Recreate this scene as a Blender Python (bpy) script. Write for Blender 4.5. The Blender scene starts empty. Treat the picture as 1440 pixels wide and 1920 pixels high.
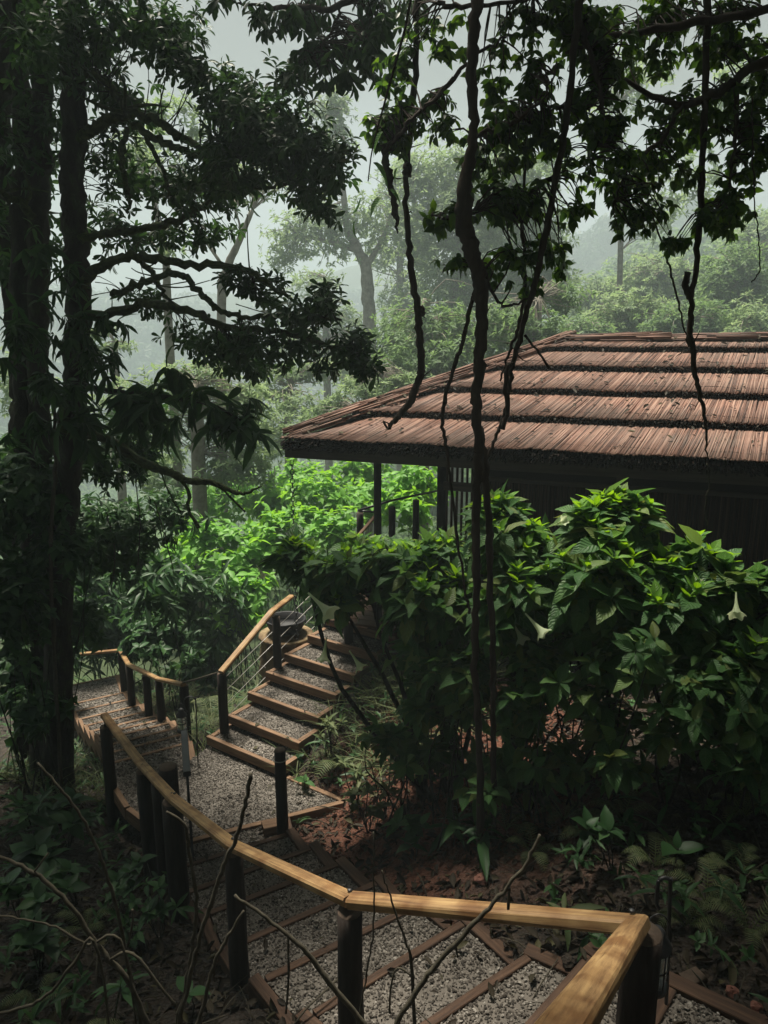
import bpy, math, random
import numpy as np
from mathutils import Vector
random.seed(7); rng = np.random.default_rng(7)
sc = bpy.context.scene
R = math.radians
# ---------------- camera ----------------
cam = bpy.data.objects.new('camera', bpy.data.cameras.new('camera'))
sc.collection.objects.link(cam); sc.camera = cam
cam.data.sensor_fit = 'VERTICAL'; cam.data.sensor_height = 36.0
cam.data.lens = 1387 / 1920 * 36; cam.data.clip_start = .05; cam.data.clip_end = 3000
PITCH = R(13)
cam.location = (0, 0, 0); cam.rotation_euler = (R(90) - PITCH, 0, 0)
# ---------------- world + sun ----------------
SUN_EL, SUN_AZ = R(71), R(-24)          # azimuth measured from +Y towards +X
w = bpy.data.worlds.new('World'); sc.world = w; w.use_nodes = True
nt = w.node_tree; bg = nt.nodes['Background']
sky = nt.nodes.new('ShaderNodeTexSky'); sky.sky_type = 'NISHITA'; sky.sun_disc = False
sky.sun_elevation = SUN_EL; sky.sun_rotation = SUN_AZ; sky.dust_density = 4; sky.air_density = 1.0
hs = nt.nodes.new('ShaderNodeHueSaturation'); hs.inputs['Saturation'].default_value = .22
nt.links.new(sky.outputs[0], hs.inputs['Color'])
# overcast veil: brightest in the mist low down, duller cloud higher up
tcw = nt.nodes.new('ShaderNodeTexCoord'); spw = nt.nodes.new('ShaderNodeSeparateXYZ'); nt.links.new(tcw.outputs['Generated'], spw.inputs[0])
nzw = nt.nodes.new('ShaderNodeTexNoise'); nzw.inputs['Scale'].default_value = 3; nzw.inputs['Detail'].default_value = 5; nt.links.new(tcw.outputs['Generated'], nzw.inputs['Vector'])
adw = nt.nodes.new('ShaderNodeMath'); adw.operation = 'MULTIPLY_ADD'; adw.inputs[1].default_value = .25; nt.links.new(nzw.outputs[0], adw.inputs[0]); nt.links.new(spw.outputs[2], adw.inputs[2])
rw = nt.nodes.new('ShaderNodeValToRGB'); nt.links.new(adw.outputs[0], rw.inputs[0])
rw.color_ramp.elements[0].position = .12; rw.color_ramp.elements[0].color = (.62, .66, .69, 1); rw.color_ramp.elements[1].position = .42; rw.color_ramp.elements[1].color = (.17, .17, .16, 1)
mxw = nt.nodes.new('ShaderNodeMix'); mxw.data_type = 'RGBA'; mxw.blend_type = 'MULTIPLY'; mxw.inputs[0].default_value = 1
nt.links.new(hs.outputs[0], mxw.inputs[6]); nt.links.new(rw.outputs[0], mxw.inputs[7]); nt.links.new(mxw.outputs[2], bg.inputs[0])
bg.inputs[1].default_value = .10
sd = bpy.data.lights.new('sun', 'SUN'); sd.energy = 3.9; sd.angle = R(13); sd.color = (1, .93, .8)
so = bpy.data.objects.new('sun', sd); sc.collection.objects.link(so)
sv = Vector((math.sin(SUN_AZ) * math.cos(SUN_EL), math.cos(SUN_AZ) * math.cos(SUN_EL), math.sin(SUN_EL)))
so.rotation_euler = sv.to_track_quat('Z', 'Y').to_euler()
sc.view_settings.view_transform = 'Standard'; sc.view_settings.look = 'None'
sc.view_settings.exposure = 1.7; sc.view_settings.gamma = 1
cy = sc.cycles
cy.max_bounces = 6; cy.diffuse_bounces = 2; cy.glossy_bounces = 2; cy.transmission_bounces = 4
cy.transparent_max_bounces = 8; cy.volume_bounces = 2; cy.use_denoising = True
cy.sample_clamp_indirect = 4; cy.volume_step_rate = 4

# ---------------- helpers ----------------
F = 1387.
def ray(px, py):
    x = (px - 720) / F; u = (960 - py) / F
    return np.array([x, math.cos(PITCH) + u * math.sin(PITCH), -math.sin(PITCH) + u * math.cos(PITCH)])
def at(px, py, Y):
    q = ray(px, py); return q * (Y / q[1])
def atz(px, py, z):
    q = ray(px, py); return q * (z / q[2])
def nz(a):
    return a / np.maximum(np.linalg.norm(a, axis=-1, keepdims=True), 1e-9)
UP = np.array([0, 0, 1.])

def tag(o, label=None, cat=None, group=None, kind=None):
    if label: o['label'] = label
    if cat: o['category'] = cat
    if group: o['group'] = group
    if kind: o['kind'] = kind
    return o
def empty(name, loc, label, cat, group=None):
    o = bpy.data.objects.new(name, None); sc.collection.objects.link(o); o.location = tuple(loc)
    return tag(o, label, cat, group)

class MB:
    def __init__(s): s.v = []; s.q = []; s.t = []; s.n = 0; s.uq = []; s.ut = []; s.flat = False
    def add(s, v, q=None, t=None, uv=None):
        v = np.asarray(v, float).reshape(-1, 3)
        if uv is None: uv = np.zeros((len(v), 2))
        uv = np.asarray(uv)
        if q is not None and len(q):
            q = np.asarray(q, int).reshape(-1, 4); s.q.append(q + s.n); s.uq.append(uv[q].reshape(-1, 2))
        if t is not None and len(t):
            t = np.asarray(t, int).reshape(-1, 3); s.t.append(t + s.n); s.ut.append(uv[t].reshape(-1, 2))
        s.v.append(v); s.n += len(v)
    def build(s, name, m, parent=None, smooth=True):
        if s.flat: smooth = False
        me = bpy.data.meshes.new(name)
        V = np.concatenate(s.v) if s.v else np.zeros((0, 3))
        if parent is not None:
            off = np.array(parent.location)
            pp = parent.parent
            while pp is not None: off = off + np.array(pp.location); pp = pp.parent
            V = V - off
        Q = np.concatenate(s.q) if s.q else np.zeros((0, 4), int)
        T = np.concatenate(s.t) if s.t else np.zeros((0, 3), int)
        L = np.concatenate([Q.ravel(), T.ravel()]).astype(np.int32)
        st = np.concatenate([np.arange(len(Q)) * 4, len(Q) * 4 + np.arange(len(T)) * 3]).astype(np.int32)
        me.vertices.add(len(V)); me.vertices.foreach_set('co', V.astype(np.float32).ravel())
        me.loops.add(len(L)); me.loops.foreach_set('vertex_index', L)
        me.polygons.add(len(st)); me.polygons.foreach_set('loop_start', st)
        me.update(calc_edges=True)
        me.polygons.foreach_set('use_smooth', np.full(len(st), smooth))
        uv = me.uv_layers.new(name='UVMap')
        U = np.concatenate(s.uq + s.ut) if (s.uq or s.ut) else np.zeros((0, 2))
        uv.data.foreach_set('uv', U.astype(np.float32).ravel())
        me.materials.append(m)
        o = bpy.data.objects.new(name, me); sc.collection.objects.link(o)
        if parent is not None: o.parent = parent
        return o

def smooth_path(P, rad, k=4):
    """Catmull-Rom resample"""
    P = np.asarray(P, float); rad = np.asarray(rad, float)
    if len(P) < 3:
        ts = np.linspace(0, 1, k + 1)[:, None]
        return P[0] * (1 - ts) + P[-1] * ts, (rad[0] * (1 - ts) + rad[-1] * ts).ravel()
    A = np.vstack([2 * P[0] - P[1], P, 2 * P[-1] - P[-2]]); out = []; ro = []
    for i in range(len(P) - 1):
        p0, p1, p2, p3 = A[i:i + 4]
        for j in range(k):
            t = j / k
            out.append(.5 * ((2 * p1) + (-p0 + p2) * t + (2 * p0 - 5 * p1 + 4 * p2 - p3) * t * t + (-p0 + 3 * p1 - 3 * p2 + p3) * t ** 3))
            ro.append(rad[i] * (1 - t) + rad[i + 1] * t)
    out.append(P[-1]); ro.append(rad[-1])
    return np.array(out), np.array(ro)

def tube(mb, P, rad, sides=8, bump=0., k=4, wob=0., cap=True):
    rad = np.full(len(P), rad, float) if np.isscalar(rad) else np.asarray(rad, float)
    if k: P, rad = smooth_path(P, rad, k)
    P = np.array(P, float)
    if wob: P[1:-1] += rng.normal(0, wob, (len(P) - 2, 3))
    T = nz(np.gradient(P, axis=0)); ref = np.array([.13, .97, .2]) if abs(T[0][1]) < .8 else np.array([1., 0, .1])
    X = nz(np.cross(T, ref)); Y = np.cross(T, X)
    a = np.arange(sides) * 2 * math.pi / sides
    rr = rad[:, None] * (1 + (rng.normal(0, bump, (len(P), sides)) if bump else 0))
    V = P[:, None, :] + rr[..., None] * (np.cos(a)[None, :, None] * X[:, None, :] + np.sin(a)[None, :, None] * Y[:, None, :])
    n = len(P); i = np.arange(n - 1)[:, None] * sides; j = np.arange(sides)[None, :]; j2 = (j + 1) % sides
    Q = np.stack([i + j, i + j2, i + sides + j2, i + sides + j], -1).reshape(-1, 4)
    ln = np.concatenate([[0], np.cumsum(np.linalg.norm(np.diff(P, axis=0), axis=1))])
    uv = np.stack(np.broadcast_arrays(ln[:, None], (np.arange(sides) / sides)[None, :]), -1).reshape(-1, 2)
    V = V.reshape(-1, 3); Tt = []
    if cap:
        V = np.vstack([V, P[0], P[-1]]); uv = np.vstack([uv, uv[0], uv[-1]]); b = n * sides
        jj = np.arange(sides); k2 = (jj + 1) % sides
        Tt = np.concatenate([np.stack([np.full(sides, b), k2, jj], -1), np.stack([np.full(sides, b + 1), b - sides + jj, b - sides + k2], -1)])
    mb.add(V, Q, Tt, uv)

def sweep(mb, P, w_, h, ch=.006, uvs=1., closed=False):
    """rectangular chamfered timber along P (centre of the top face), mitred at bends"""
    mb.flat = True; P = np.asarray(P, float); n = len(P); d = nz(np.diff(P, axis=0))
    W, H = w_ / 2, h
    prof = np.array([[-W + ch, 0], [W - ch, 0], [W, -ch], [W, -H + ch], [W - ch, -H], [-W + ch, -H], [-W, -H + ch], [-W, -ch]])
    per = np.concatenate([[0], np.cumsum(np.linalg.norm(np.diff(prof, axis=0), axis=1))])
    V = []; uv = []; ln = 0
    for i in range(n):
        a = d[max(i - 1, 0)]; b = d[min(i, n - 2)]
        sa = nz(np.cross(a, UP)); sb = nz(np.cross(b, UP)); s_ = nz(sa + sb)
        k = 1 / max(.35, float(np.dot(s_, sa))); t = nz(a + b); u = nz(np.cross(s_, t))
        if i: ln += np.linalg.norm(P[i] - P[i - 1])
        for (x, y), pr in zip(prof, per):
            V.append(P[i] + s_ * x * k + u * y); uv.append((ln * uvs + x * 0, pr))
    Q = [(i * 8 + j, i * 8 + (j + 1) % 8, i * 8 + 8 + (j + 1) % 8, i * 8 + 8 + j) for i in range(n - 1) for j in range(8)]
    b = (n - 1) * 8
    Q += [(0, 3, 2, 1), (0, 7, 4, 3), (7, 6, 5, 4), (b, b + 1, b + 2, b + 3), (b, b + 3, b + 4, b + 7), (b + 7, b + 4, b + 5, b + 6)]
    mb.add(V, Q, uv=np.array(uv) + rng.random(2) * 20)
def box(mb, c, s, rz=0., ch=.004):
    c = np.array(c, float); d = np.array([math.cos(rz), math.sin(rz), 0]) * s[0] / 2; t = np.array([0, 0, s[2] / 2])
    sweep(mb, [c - d + t, c + d + t], s[1], s[2], min(ch, s[2] / 3, s[1] / 3))

def lathe(mb, c, prof, n=24, squash=None):
    prof = np.array(prof, float); a = np.arange(n) * 2 * math.pi / n
    V = np.stack([prof[:, 0][:, None] * np.cos(a), prof[:, 0][:, None] * np.sin(a), np.broadcast_to(prof[:, 1][:, None], (len(prof), n))], -1).reshape(-1, 3) + np.array(c)
    i = np.arange(len(prof) - 1)[:, None] * n; j = np.arange(n)[None, :]; j2 = (j + 1) % n
    mb.add(V, np.stack([i + j, i + j2, i + n + j2, i + n + j], -1).reshape(-1, 4))

# leaf templates: (verts, quads, tris, uv), length 1 along +x, width along y
def leaf_tmpl(prof, fold=.12, droop=.25, wav=0.):
    n = len(prof); V = []; uv = []
    for x, w_ in prof:
        z = -droop * x * x
        for sgn in (-1, 0, 1):
            V.append((x, sgn * w_, z + (fold * w_ * 2 if sgn else 0) + (wav * math.sin(x * 17 + sgn * 1.3) if sgn else 0))); uv.append((x, .5 + .5 * sgn))
    Q = []
    for i in range(n - 1):
        for j in (0, 1):
            a = i * 3 + j; Q.append((a, a + 3, a + 4, a + 1))
    return np.array(V), np.array(Q), None, np.array(uv)
LANCE = leaf_tmpl([(0, .01), (.15, .09), (.45, .16), (.75, .11), (1, .005)], .25, .22)
LONG = leaf_tmpl([(0, .01), (.12, .07), (.4, .12), (.7, .10), (.88, .05), (1, .003)], .3, .42)
OVATE = leaf_tmpl([(0, .01), (.12, .17), (.35, .27), (.6, .24), (.82, .11), (1, .004)], .18, .25, .01)
BRUG = leaf_tmpl([(0, .008), (.1, .02), (.2, .13), (.38, .23), (.58, .23), (.78, .14), (.92, .05), (1, .003)], .16, .28, .014)
OBOV = leaf_tmpl([(0, .008), (.2, .06), (.5, .15), (.78, .17), (.93, .08), (1, .004)], .22, .28)
FPIN = leaf_tmpl([(0, .05), (.3, .065), (.7, .04), (1, .004)], .15, .2)
GRASS = leaf_tmpl([(0, .012), (.4, .014), (.75, .01), (1, .001)], .3, .55)
SIMPLE = (np.array([[0, 0, 0], [.45, -.2, .05], [1, 0, -.15], [.45, .2, .05]]), None, np.array([[0, 1, 2], [0, 2, 3]]), np.array([[0, .5], [.5, 0], [1, .5], [.5, 1]]))
DEAD = leaf_tmpl([(0, .02), (.3, .2), (.65, .2), (1, .02)], .5, -.25, .03)

def place(mb, tm, pos, X, N, L):
    """instances a template with axis X and normal hint N, all baked in one mesh"""
    V, Q, T, uv = tm
    X = nz(X); N = N - (N * X).sum(-1, keepdims=True) * X; Z = nz(N); Y = np.cross(Z, X)
    L = np.broadcast_to(np.asarray(L, float), (len(pos),))
    W = pos[:, None, :] + L[:, None, None] * (V[None, :, 0:1] * X[:, None, :] + V[None, :, 1:2] * Y[:, None, :] + V[None, :, 2:3] * Z[:, None, :])
    o = (np.arange(len(pos)) * len(V))[:, None, None]
    mb.add(W.reshape(-1, 3), (Q[None] + o).reshape(-1, 4) if Q is not None else None, (T[None] + o).reshape(-1, 3) if T is not None else None, np.tile(uv, (len(pos), 1)))

def rosettes(mb, tm, tips, dirs, m, L, spread=1.1, grav=.35, stag=.25, jit=.25, lv=.2):
    N = len(tips); dirs = nz(dirs)
    tips = np.repeat(tips, m, 0); D = np.repeat(dirs, m, 0)
    k = np.tile(np.arange(m), N); az = k * 2.4 + np.repeat(rng.random(N) * 6.28, m)
    A = nz(np.cross(D, np.array([.31, .2, .93]))); B = np.cross(D, A)
    sp = spread * (.55 + .6 * k / m) + rng.normal(0, .12, len(k))
    X = np.cos(sp)[:, None] * D + np.sin(sp)[:, None] * (np.cos(az)[:, None] * A + np.sin(az)[:, None] * B)
    X = X + np.array([0, 0, -grav]) + rng.normal(0, jit * .5, X.shape)
    Nn = D + np.array([0, 0, .5]) + rng.normal(0, jit, X.shape)
    Ls = L * (1 + rng.normal(0, lv, len(k))) * (.75 + .35 * k / m)
    place(mb, tm, tips - D * (stag * L * k / m)[:, None], X, Nn, np.clip(Ls, L * .35, L * 1.5))

def ell(c, r, n, surf=.5, clump=0):
    d = nz(rng.normal(size=(n, 3))); rr = rng.random(n) ** (surf / 1.5)
    P = d * rr[:, None]
    if clump:
        cc = nz(rng.normal(size=(clump, 3))) * (rng.random(clump) ** .4)[:, None]
        P = cc[rng.integers(0, clump, n)] * .85 + rng.normal(0, .27, (n, 3))
    return np.array(c) + P * np.array(r), nz(P + 1e-6)

# ---------------- materials ----------------
def newmat(name):
    m = bpy.data.materials.new(name); m.use_nodes = True; t = m.node_tree; return m, t, t.nodes['Principled BSDF']
def ND(t, typ, **kw):
    n = t.nodes.new(typ)
    for k, v in kw.items():
        if k in n.inputs: n.inputs[k].default_value = v
        else: setattr(n, k, v)
    return n
def ramp(t, fac, stops):
    r = t.nodes.new('ShaderNodeValToRGB'); e = r.color_ramp.elements
    while len(e) < len(stops): e.new(.5)
    for el, (p, c) in zip(e, stops): el.position = p; el.color = (*c, 1)
    t.links.new(fac, r.inputs[0]); return r
def leafmat(name, cols, rough=.45, trans=.35, veins=False, tcol=None):
    m, t, b = newmat(name); g = ND(t, 'ShaderNodeNewGeometry')
    r = ramp(t, g.outputs['Random Per Island'], [(i / max(1, len(cols) - 1), c) for i, c in enumerate(cols)])
    col = r.outputs[0]
    b.inputs['Roughness'].default_value = rough; b.inputs['Specular IOR Level'].default_value = .25
    if veins:
        uv = ND(t, 'ShaderNodeUVMap'); sp = ND(t, 'ShaderNodeSeparateXYZ'); t.links.new(uv.outputs[0], sp.inputs[0])
        a = ND(t, 'ShaderNodeMath', operation='SUBTRACT'); t.links.new(sp.outputs[1], a.inputs[0]); a.inputs[1].default_value = .5
        ab = ND(t, 'ShaderNodeMath', operation='ABSOLUTE'); t.links.new(a.outputs[0], ab.inputs[0])
        s1 = ND(t, 'ShaderNodeMath', operation='MULTIPLY_ADD'); t.links.new(ab.outputs[0], s1.inputs[0]); s1.inputs[1].default_value = -.55
        t.links.new(sp.outputs[0], s1.inputs[2])
        s2 = ND(t, 'ShaderNodeMath', operation='MULTIPLY'); t.links.new(s1.outputs[0], s2.inputs[0]); s2.inputs[1].default_value = 56
        sn = ND(t, 'ShaderNodeMath', operation='SINE'); t.links.new(s2.outputs[0], sn.inputs[0])
        mid = ND(t, 'ShaderNodeMapRange'); t.links.new(ab.outputs[0], mid.inputs[0]); mid.inputs[1].default_value = 0; mid.inputs[2].default_value = .05; mid.inputs[3].default_value = 1; mid.inputs[4].default_value = 0
        vr = ND(t, 'ShaderNodeMapRange'); t.links.new(sn.outputs[0], vr.inputs[0]); vr.inputs[1].default_value = .88; vr.inputs[2].default_value = 1; vr.inputs[4].default_value = .6
        mx = ND(t, 'ShaderNodeMath', operation='MAXIMUM'); t.links.new(mid.outputs[0], mx.inputs[0]); t.links.new(vr.outputs[0], mx.inputs[1])
        cm = ND(t, 'ShaderNodeMix', data_type='RGBA'); sc_ = ND(t, 'ShaderNodeMath', operation='MULTIPLY'); sc_.inputs[1].default_value = .35
        t.links.new(mx.outputs[0], sc_.inputs[0]); t.links.new(sc_.outputs[0], cm.inputs[0]); t.links.new(col, cm.inputs[6])
        cm.inputs[7].default_value = (cols[1][0] * 2.6, cols[1][1] * 2.1, cols[1][2] * 2.4, 1); col = cm.outputs[2]
        bp = ND(t, 'ShaderNodeBump', Strength=.5, Distance=.004); t.links.new(sn.outputs[0], bp.inputs['Height']); t.links.new(bp.outputs[0], b.inputs['Normal'])
    t.links.new(col, b.inputs['Base Color'])
    tr = ND(t, 'ShaderNodeBsdfTranslucent'); hs = ND(t, 'ShaderNodeHueSaturation', Hue=.475, Saturation=1.15, Value=1.6)
    t.links.new(col, hs.inputs['Color']); t.links.new(hs.outputs[0], tr.inputs[0])
    mx = ND(t, 'ShaderNodeMixShader'); mx.inputs[0].default_value = trans
    t.links.new(b.outputs[0], mx.inputs[1]); t.links.new(tr.outputs[0], mx.inputs[2])
    t.links.new(mx.outputs[0], t.nodes['Material Output'].inputs[0]); return m
def noisemat(name, stops, scale=8, rough=.8, bump=.3, dist=.02, stretch=None, uv=False, detail=6, spec=.3, isl=False):
    m, t, b = newmat(name); tc = ND(t, 'ShaderNodeTexCoord'); mp = ND(t, 'ShaderNodeMapping')
    t.links.new(tc.outputs['UV' if uv else 'Object'], mp.inputs[0])
    if stretch: mp.inputs['Scale'].default_value = stretch
    n = ND(t, 'ShaderNodeTexNoise', Scale=scale, Detail=detail, Roughness=.65); t.links.new(mp.outputs[0], n.inputs[0])
    fac = n.outputs[0]
    if isl:
        g = ND(t, 'ShaderNodeNewGeometry'); mm = ND(t, 'ShaderNodeMix'); mm.inputs[0].default_value = .55
        t.links.new(n.outputs[0], mm.inputs[2]); t.links.new(g.outputs['Random Per Island'], mm.inputs[3]); fac = mm.outputs[0]
    r = ramp(t, fac, stops); t.links.new(r.outputs[0], b.inputs['Base Color'])
    b.inputs['Roughness'].default_value = rough; b.inputs['Specular IOR Level'].default_value = spec
    bp = ND(t, 'ShaderNodeBump', Strength=bump, Distance=dist); t.links.new(n.outputs[0], bp.inputs['Height']); t.links.new(bp.outputs[0], b.inputs['Normal'])
    return m
M = {}
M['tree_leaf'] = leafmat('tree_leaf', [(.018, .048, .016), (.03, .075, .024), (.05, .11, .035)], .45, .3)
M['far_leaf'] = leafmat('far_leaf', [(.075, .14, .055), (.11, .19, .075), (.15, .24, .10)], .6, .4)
M['pale_leaf'] = leafmat('pale_leaf', [(.12, .19, .09), (.17, .25, .12), (.21, .29, .15)], .6, .45)  # background crowns: some of the mist's paleness is put into this colour
M['climb_leaf'] = leafmat('climb_leaf', [(.022, .055, .015), (.04, .095, .022), (.085, .18, .03)], .45, .45)
M['brug_leaf'] = leafmat('brug_leaf', [(.035, .095, .028), (.055, .135, .04), (.045, .115, .035), (.09, .18, .055), (.13, .17, .045)], .48, .34, veins=True)
M['brug_young'] = leafmat('brug_young', [(.11, .26, .035), (.16, .33, .05)], .4, .45, veins=True)
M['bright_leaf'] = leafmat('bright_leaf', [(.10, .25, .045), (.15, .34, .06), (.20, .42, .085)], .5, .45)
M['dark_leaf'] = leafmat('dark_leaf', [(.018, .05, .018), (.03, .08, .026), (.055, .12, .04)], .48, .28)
M['litter'] = leafmat('litter', [(.012, .009, .005), (.022, .016, .009), (.04, .032, .018), (.016, .011, .007), (.08, .075, .035)], .7, .1)
M['fern'] = leafmat('fern', [(.05, .08, .03), (.09, .12, .05), (.12, .14, .06)], .6, .3)
M['flower'] = leafmat('flower', [(.45, .55, .33), (.55, .62, .42)], .5, .4)
M['bark'] = noisemat('bark', [(.3, (.008, .007, .005)), (.5, (.022, .018, .014)), (.62, (.03, .04, .016)), (.74, (.09, .10, .075))], 11, .9, 1, .06, (1, 1, .45))
M['moss'] = noisemat('moss', [(.3, (.02, .02, .012)), (.5, (.04, .055, .018)), (.75, (.08, .11, .03))], 22, .95, .9, .02)
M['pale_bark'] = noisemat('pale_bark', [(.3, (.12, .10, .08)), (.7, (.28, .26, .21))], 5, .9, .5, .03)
M['liana'] = noisemat('liana', [(.3, (.018, .013, .010)), (.6, (.05, .036, .026)), (.8, (.10, .075, .05))], 18, .9, .8, .012, (1, 1, .2))
M['twig'] = noisemat('twig', [(.3, (.03, .026, .018)), (.7, (.075, .066, .045))], 30, .85, .6, .004)
M['post'] = noisemat('post', [(.3, (.008, .006, .005)), (.7, (.028, .02, .016))], 9, .75, .6, .01, (4, 4, .5))
M['cut'] = noisemat('cut', [(.3, (.04, .028, .02)), (.7, (.10, .07, .05))], 20, .85, .5, .004)
M['rail'] = noisemat('rail', [(.25, (.09, .05, .022)), (.42, (.23, .14, .065)), (.6, (.35, .225, .10)), (.8, (.45, .32, .16))], 6, .55, .25, .004, (.5, 9, 1), uv=True)
t = M['rail'].node_tree; b = t.nodes['Principled BSDF']; uvn = ND(t, 'ShaderNodeUVMap'); mp2 = ND(t, 'ShaderNodeMapping'); mp2.inputs['Scale'].default_value = (1.6, 55, 1); t.links.new(uvn.outputs[0], mp2.inputs[0])
nn_ = ND(t, 'ShaderNodeTexNoise', Scale=2.2, Detail=3); t.links.new(mp2.outputs[0], nn_.inputs[0]); rc = ramp(t, nn_.outputs[0], [(.28, (.25, .2, .16)), (.36, (1, 1, 1))])
n5 = ND(t, 'ShaderNodeTexNoise', Scale=7, Detail=5); tc5 = ND(t, 'ShaderNodeTexCoord'); t.links.new(tc5.outputs['Object'], n5.inputs[0]); rc5 = ramp(t, n5.outputs[0], [(.35, (.55, .45, .40)), (.6, (1, 1, 1))])
m1 = ND(t, 'ShaderNodeMix', data_type='RGBA', blend_type='MULTIPLY'); m1.inputs[0].default_value = 1; m2 = ND(t, 'ShaderNodeMix', data_type='RGBA', blend_type='MULTIPLY'); m2.inputs[0].default_value = 1
src = b.inputs['Base Color'].links[0].from_socket; t.links.new(src, m1.inputs[6]); t.links.new(rc.outputs[0], m1.inputs[7]); t.links.new(m1.outputs[2], m2.inputs[6]); t.links.new(rc5.outputs[0], m2.inputs[7]); t.links.new(m2.outputs[2], b.inputs['Base Color'])
M['timber'] = noisemat('timber', [(.25, (.02, .012, .008)), (.5, (.06, .033, .02)), (.8, (.13, .075, .045))], 5, .8, .4, .006, (.6, 8, 1), uv=True)
M['timber_red'] = noisemat('timber_red', [(.25, (.06, .036, .024)), (.5, (.16, .095, .055)), (.8, (.28, .185, .11))], 5, .8, .4, .006, (.6, 8, 1), uv=True)
M['fascia'] = noisemat('fascia', [(.3, (.03, .022, .018)), (.7, (.07, .052, .04))], 4, .8, .3, .005, (.5, 8, 1), uv=True)
M['reed'] = noisemat('reed', [(.25, (.045, .020, .014)), (.42, (.135, .065, .045)), (.6, (.22, .115, .082)), (.78, (.31, .195, .145))], 3, .7, .2, .003, isl=True)
t = M['reed'].node_tree; b = t.nodes['Principled BSDF']; tc_ = ND(t, 'ShaderNodeTexCoord'); nw_ = ND(t, 'ShaderNodeTexNoise', Scale=1.7, Detail=6, Roughness=.7); t.links.new(tc_.outputs['Object'], nw_.inputs[0])
rw_ = ramp(t, nw_.outputs[0], [(.42, (0, 0, 0)), (.7, (.5, .5, .5))]); mw = ND(t, 'ShaderNodeMix', data_type='RGBA'); src = b.inputs['Base Color'].links[0].from_socket
t.links.new(rw_.outputs[0], mw.inputs[0]); t.links.new(src, mw.inputs[6]); mw.inputs[7].default_value = (.10, .085, .07, 1); t.links.new(mw.outputs[2], b.inputs['Base Color'])
M['reed_dark'] = noisemat('reed_dark', [(.3, (.008, .006, .004)), (.7, (.024, .015, .011))], 8, .9, .5, .01, isl=True)
M['reed_wall'] = noisemat('reed_wall', [(.2, (.02, .01, .008)), (.6, (.055, .028, .02)), (.85, (.09, .05, .035))], 4, .8, .3, .004, isl=True)
M['metal'] = noisemat('metal', [(.3, (.012, .012, .013)), (.7, (.025, .025, .027))], 9, .45, .1, .002, spec=.5)
M['gate'] = noisemat('gate', [(.3, (.035, .04, .045)), (.7, (.07, .075, .08))], 5, .5, .2, .003, spec=.5)
M['cable'] = noisemat('cable', [(.3, (.3, .28, .25)), (.7, (.5, .48, .45))], 9, .35, .1, .001, spec=.6)
M['stone'] = noisemat('stone', [(.3, (.06, .035, .02)), (.5, (.16, .11, .06)), (.7, (.28, .22, .12))], 7, .9, .9, .03)
M['bowl'] = noisemat('bowl', [(.3, (.010, .010, .011)), (.7, (.024, .024, .026))], 12, .6, .25, .003, spec=.25)
M['gravel'] = noisemat('gravel', [(.15, (.022, .019, .015)), (.4, (.07, .06, .05)), (.65, (.17, .152, .13)), (.9, (.40, .37, .33))], 2.5, .85, .2, .003, isl=True)
M['gravel_bed'] = noisemat('gravel_bed', [(.3, (.03, .024, .02)), (.6, (.12, .10, .08)), (.8, (.28, .25, .21))], 60, .9, .9, .01)
m, t, b = newmat('lantern_glass'); b.inputs['Base Color'].default_value = (.75, .8, .8, 1); b.inputs['Roughness'].default_value = .15
b.inputs['Transmission Weight'].default_value = .75; b.inputs['IOR'].default_value = 1.2; M['glass'] = m
# ground: dark humus with patches of red soil on the cut bank
m, t, b = newmat('soil'); tc = ND(t, 'ShaderNodeTexCoord'); n1 = ND(t, 'ShaderNodeTexNoise', Scale=14, Detail=9, Roughness=.7); n2 = ND(t, 'ShaderNodeTexNoise', Scale=.9, Detail=4)
n3 = ND(t, 'ShaderNodeTexVoronoi', Scale=38)
for n in (n1, n2, n3): t.links.new(tc.outputs['Object'], n.inputs['Vector'])
r1 = ramp(t, n1.outputs[0], [(.3, (.012, .009, .007)), (.5, (.03, .022, .015)), (.75, (.07, .05, .035))])
r2 = ramp(t, n1.outputs[0], [(.3, (.04, .014, .008)), (.5, (.10, .036, .019)), (.75, (.19, .08, .045))])
vd = ND(t, 'ShaderNodeVectorMath', operation='DISTANCE'); vd.inputs[1].default_value = (.35, 5.7, -3.9); t.links.new(tc.outputs['Object'], vd.inputs[0])
md = ND(t, 'ShaderNodeMapRange'); t.links.new(vd.outputs['Value'], md.inputs[0]); md.inputs[1].default_value = .8; md.inputs[2].default_value = 2.6; md.inputs[3].default_value = .6; md.inputs[4].default_value = -.1
ad = ND(t, 'ShaderNodeMath', operation='ADD'); t.links.new(md.outputs[0], ad.inputs[0]); t.links.new(n2.outputs[0], ad.inputs[1])
cl = ND(t, 'ShaderNodeMapRange'); t.links.new(ad.outputs[0], cl.inputs[0]); cl.inputs[1].default_value = .6; cl.inputs[2].default_value = .95
mx = ND(t, 'ShaderNodeMix', data_type='RGBA'); t.links.new(cl.outputs[0], mx.inputs[0]); t.links.new(r1.outputs[0], mx.inputs[6]); t.links.new(r2.outputs[0], mx.inputs[7])
t.links.new(mx.outputs[2], b.inputs['Base Color']); b.inputs['Roughness'].default_value = .95
ah = ND(t, 'ShaderNodeMath', operation='ADD'); t.links.new(n1.outputs[0], ah.inputs[0]); t.links.new(n3.outputs[0], ah.inputs[1])
bp = ND(t, 'ShaderNodeBump', Strength=.9, Distance=.03); t.links.new(ah.outputs[0], bp.inputs['Height']); t.links.new(bp.outputs[0], b.inputs['Normal']); M['soil'] = m
M['forest_floor'] = noisemat('forest_floor', [(.3, (.02, .03, .012)), (.6, (.04, .06, .02)), (.8, (.06, .08, .03))], .6, .9, 1, .3)

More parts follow.
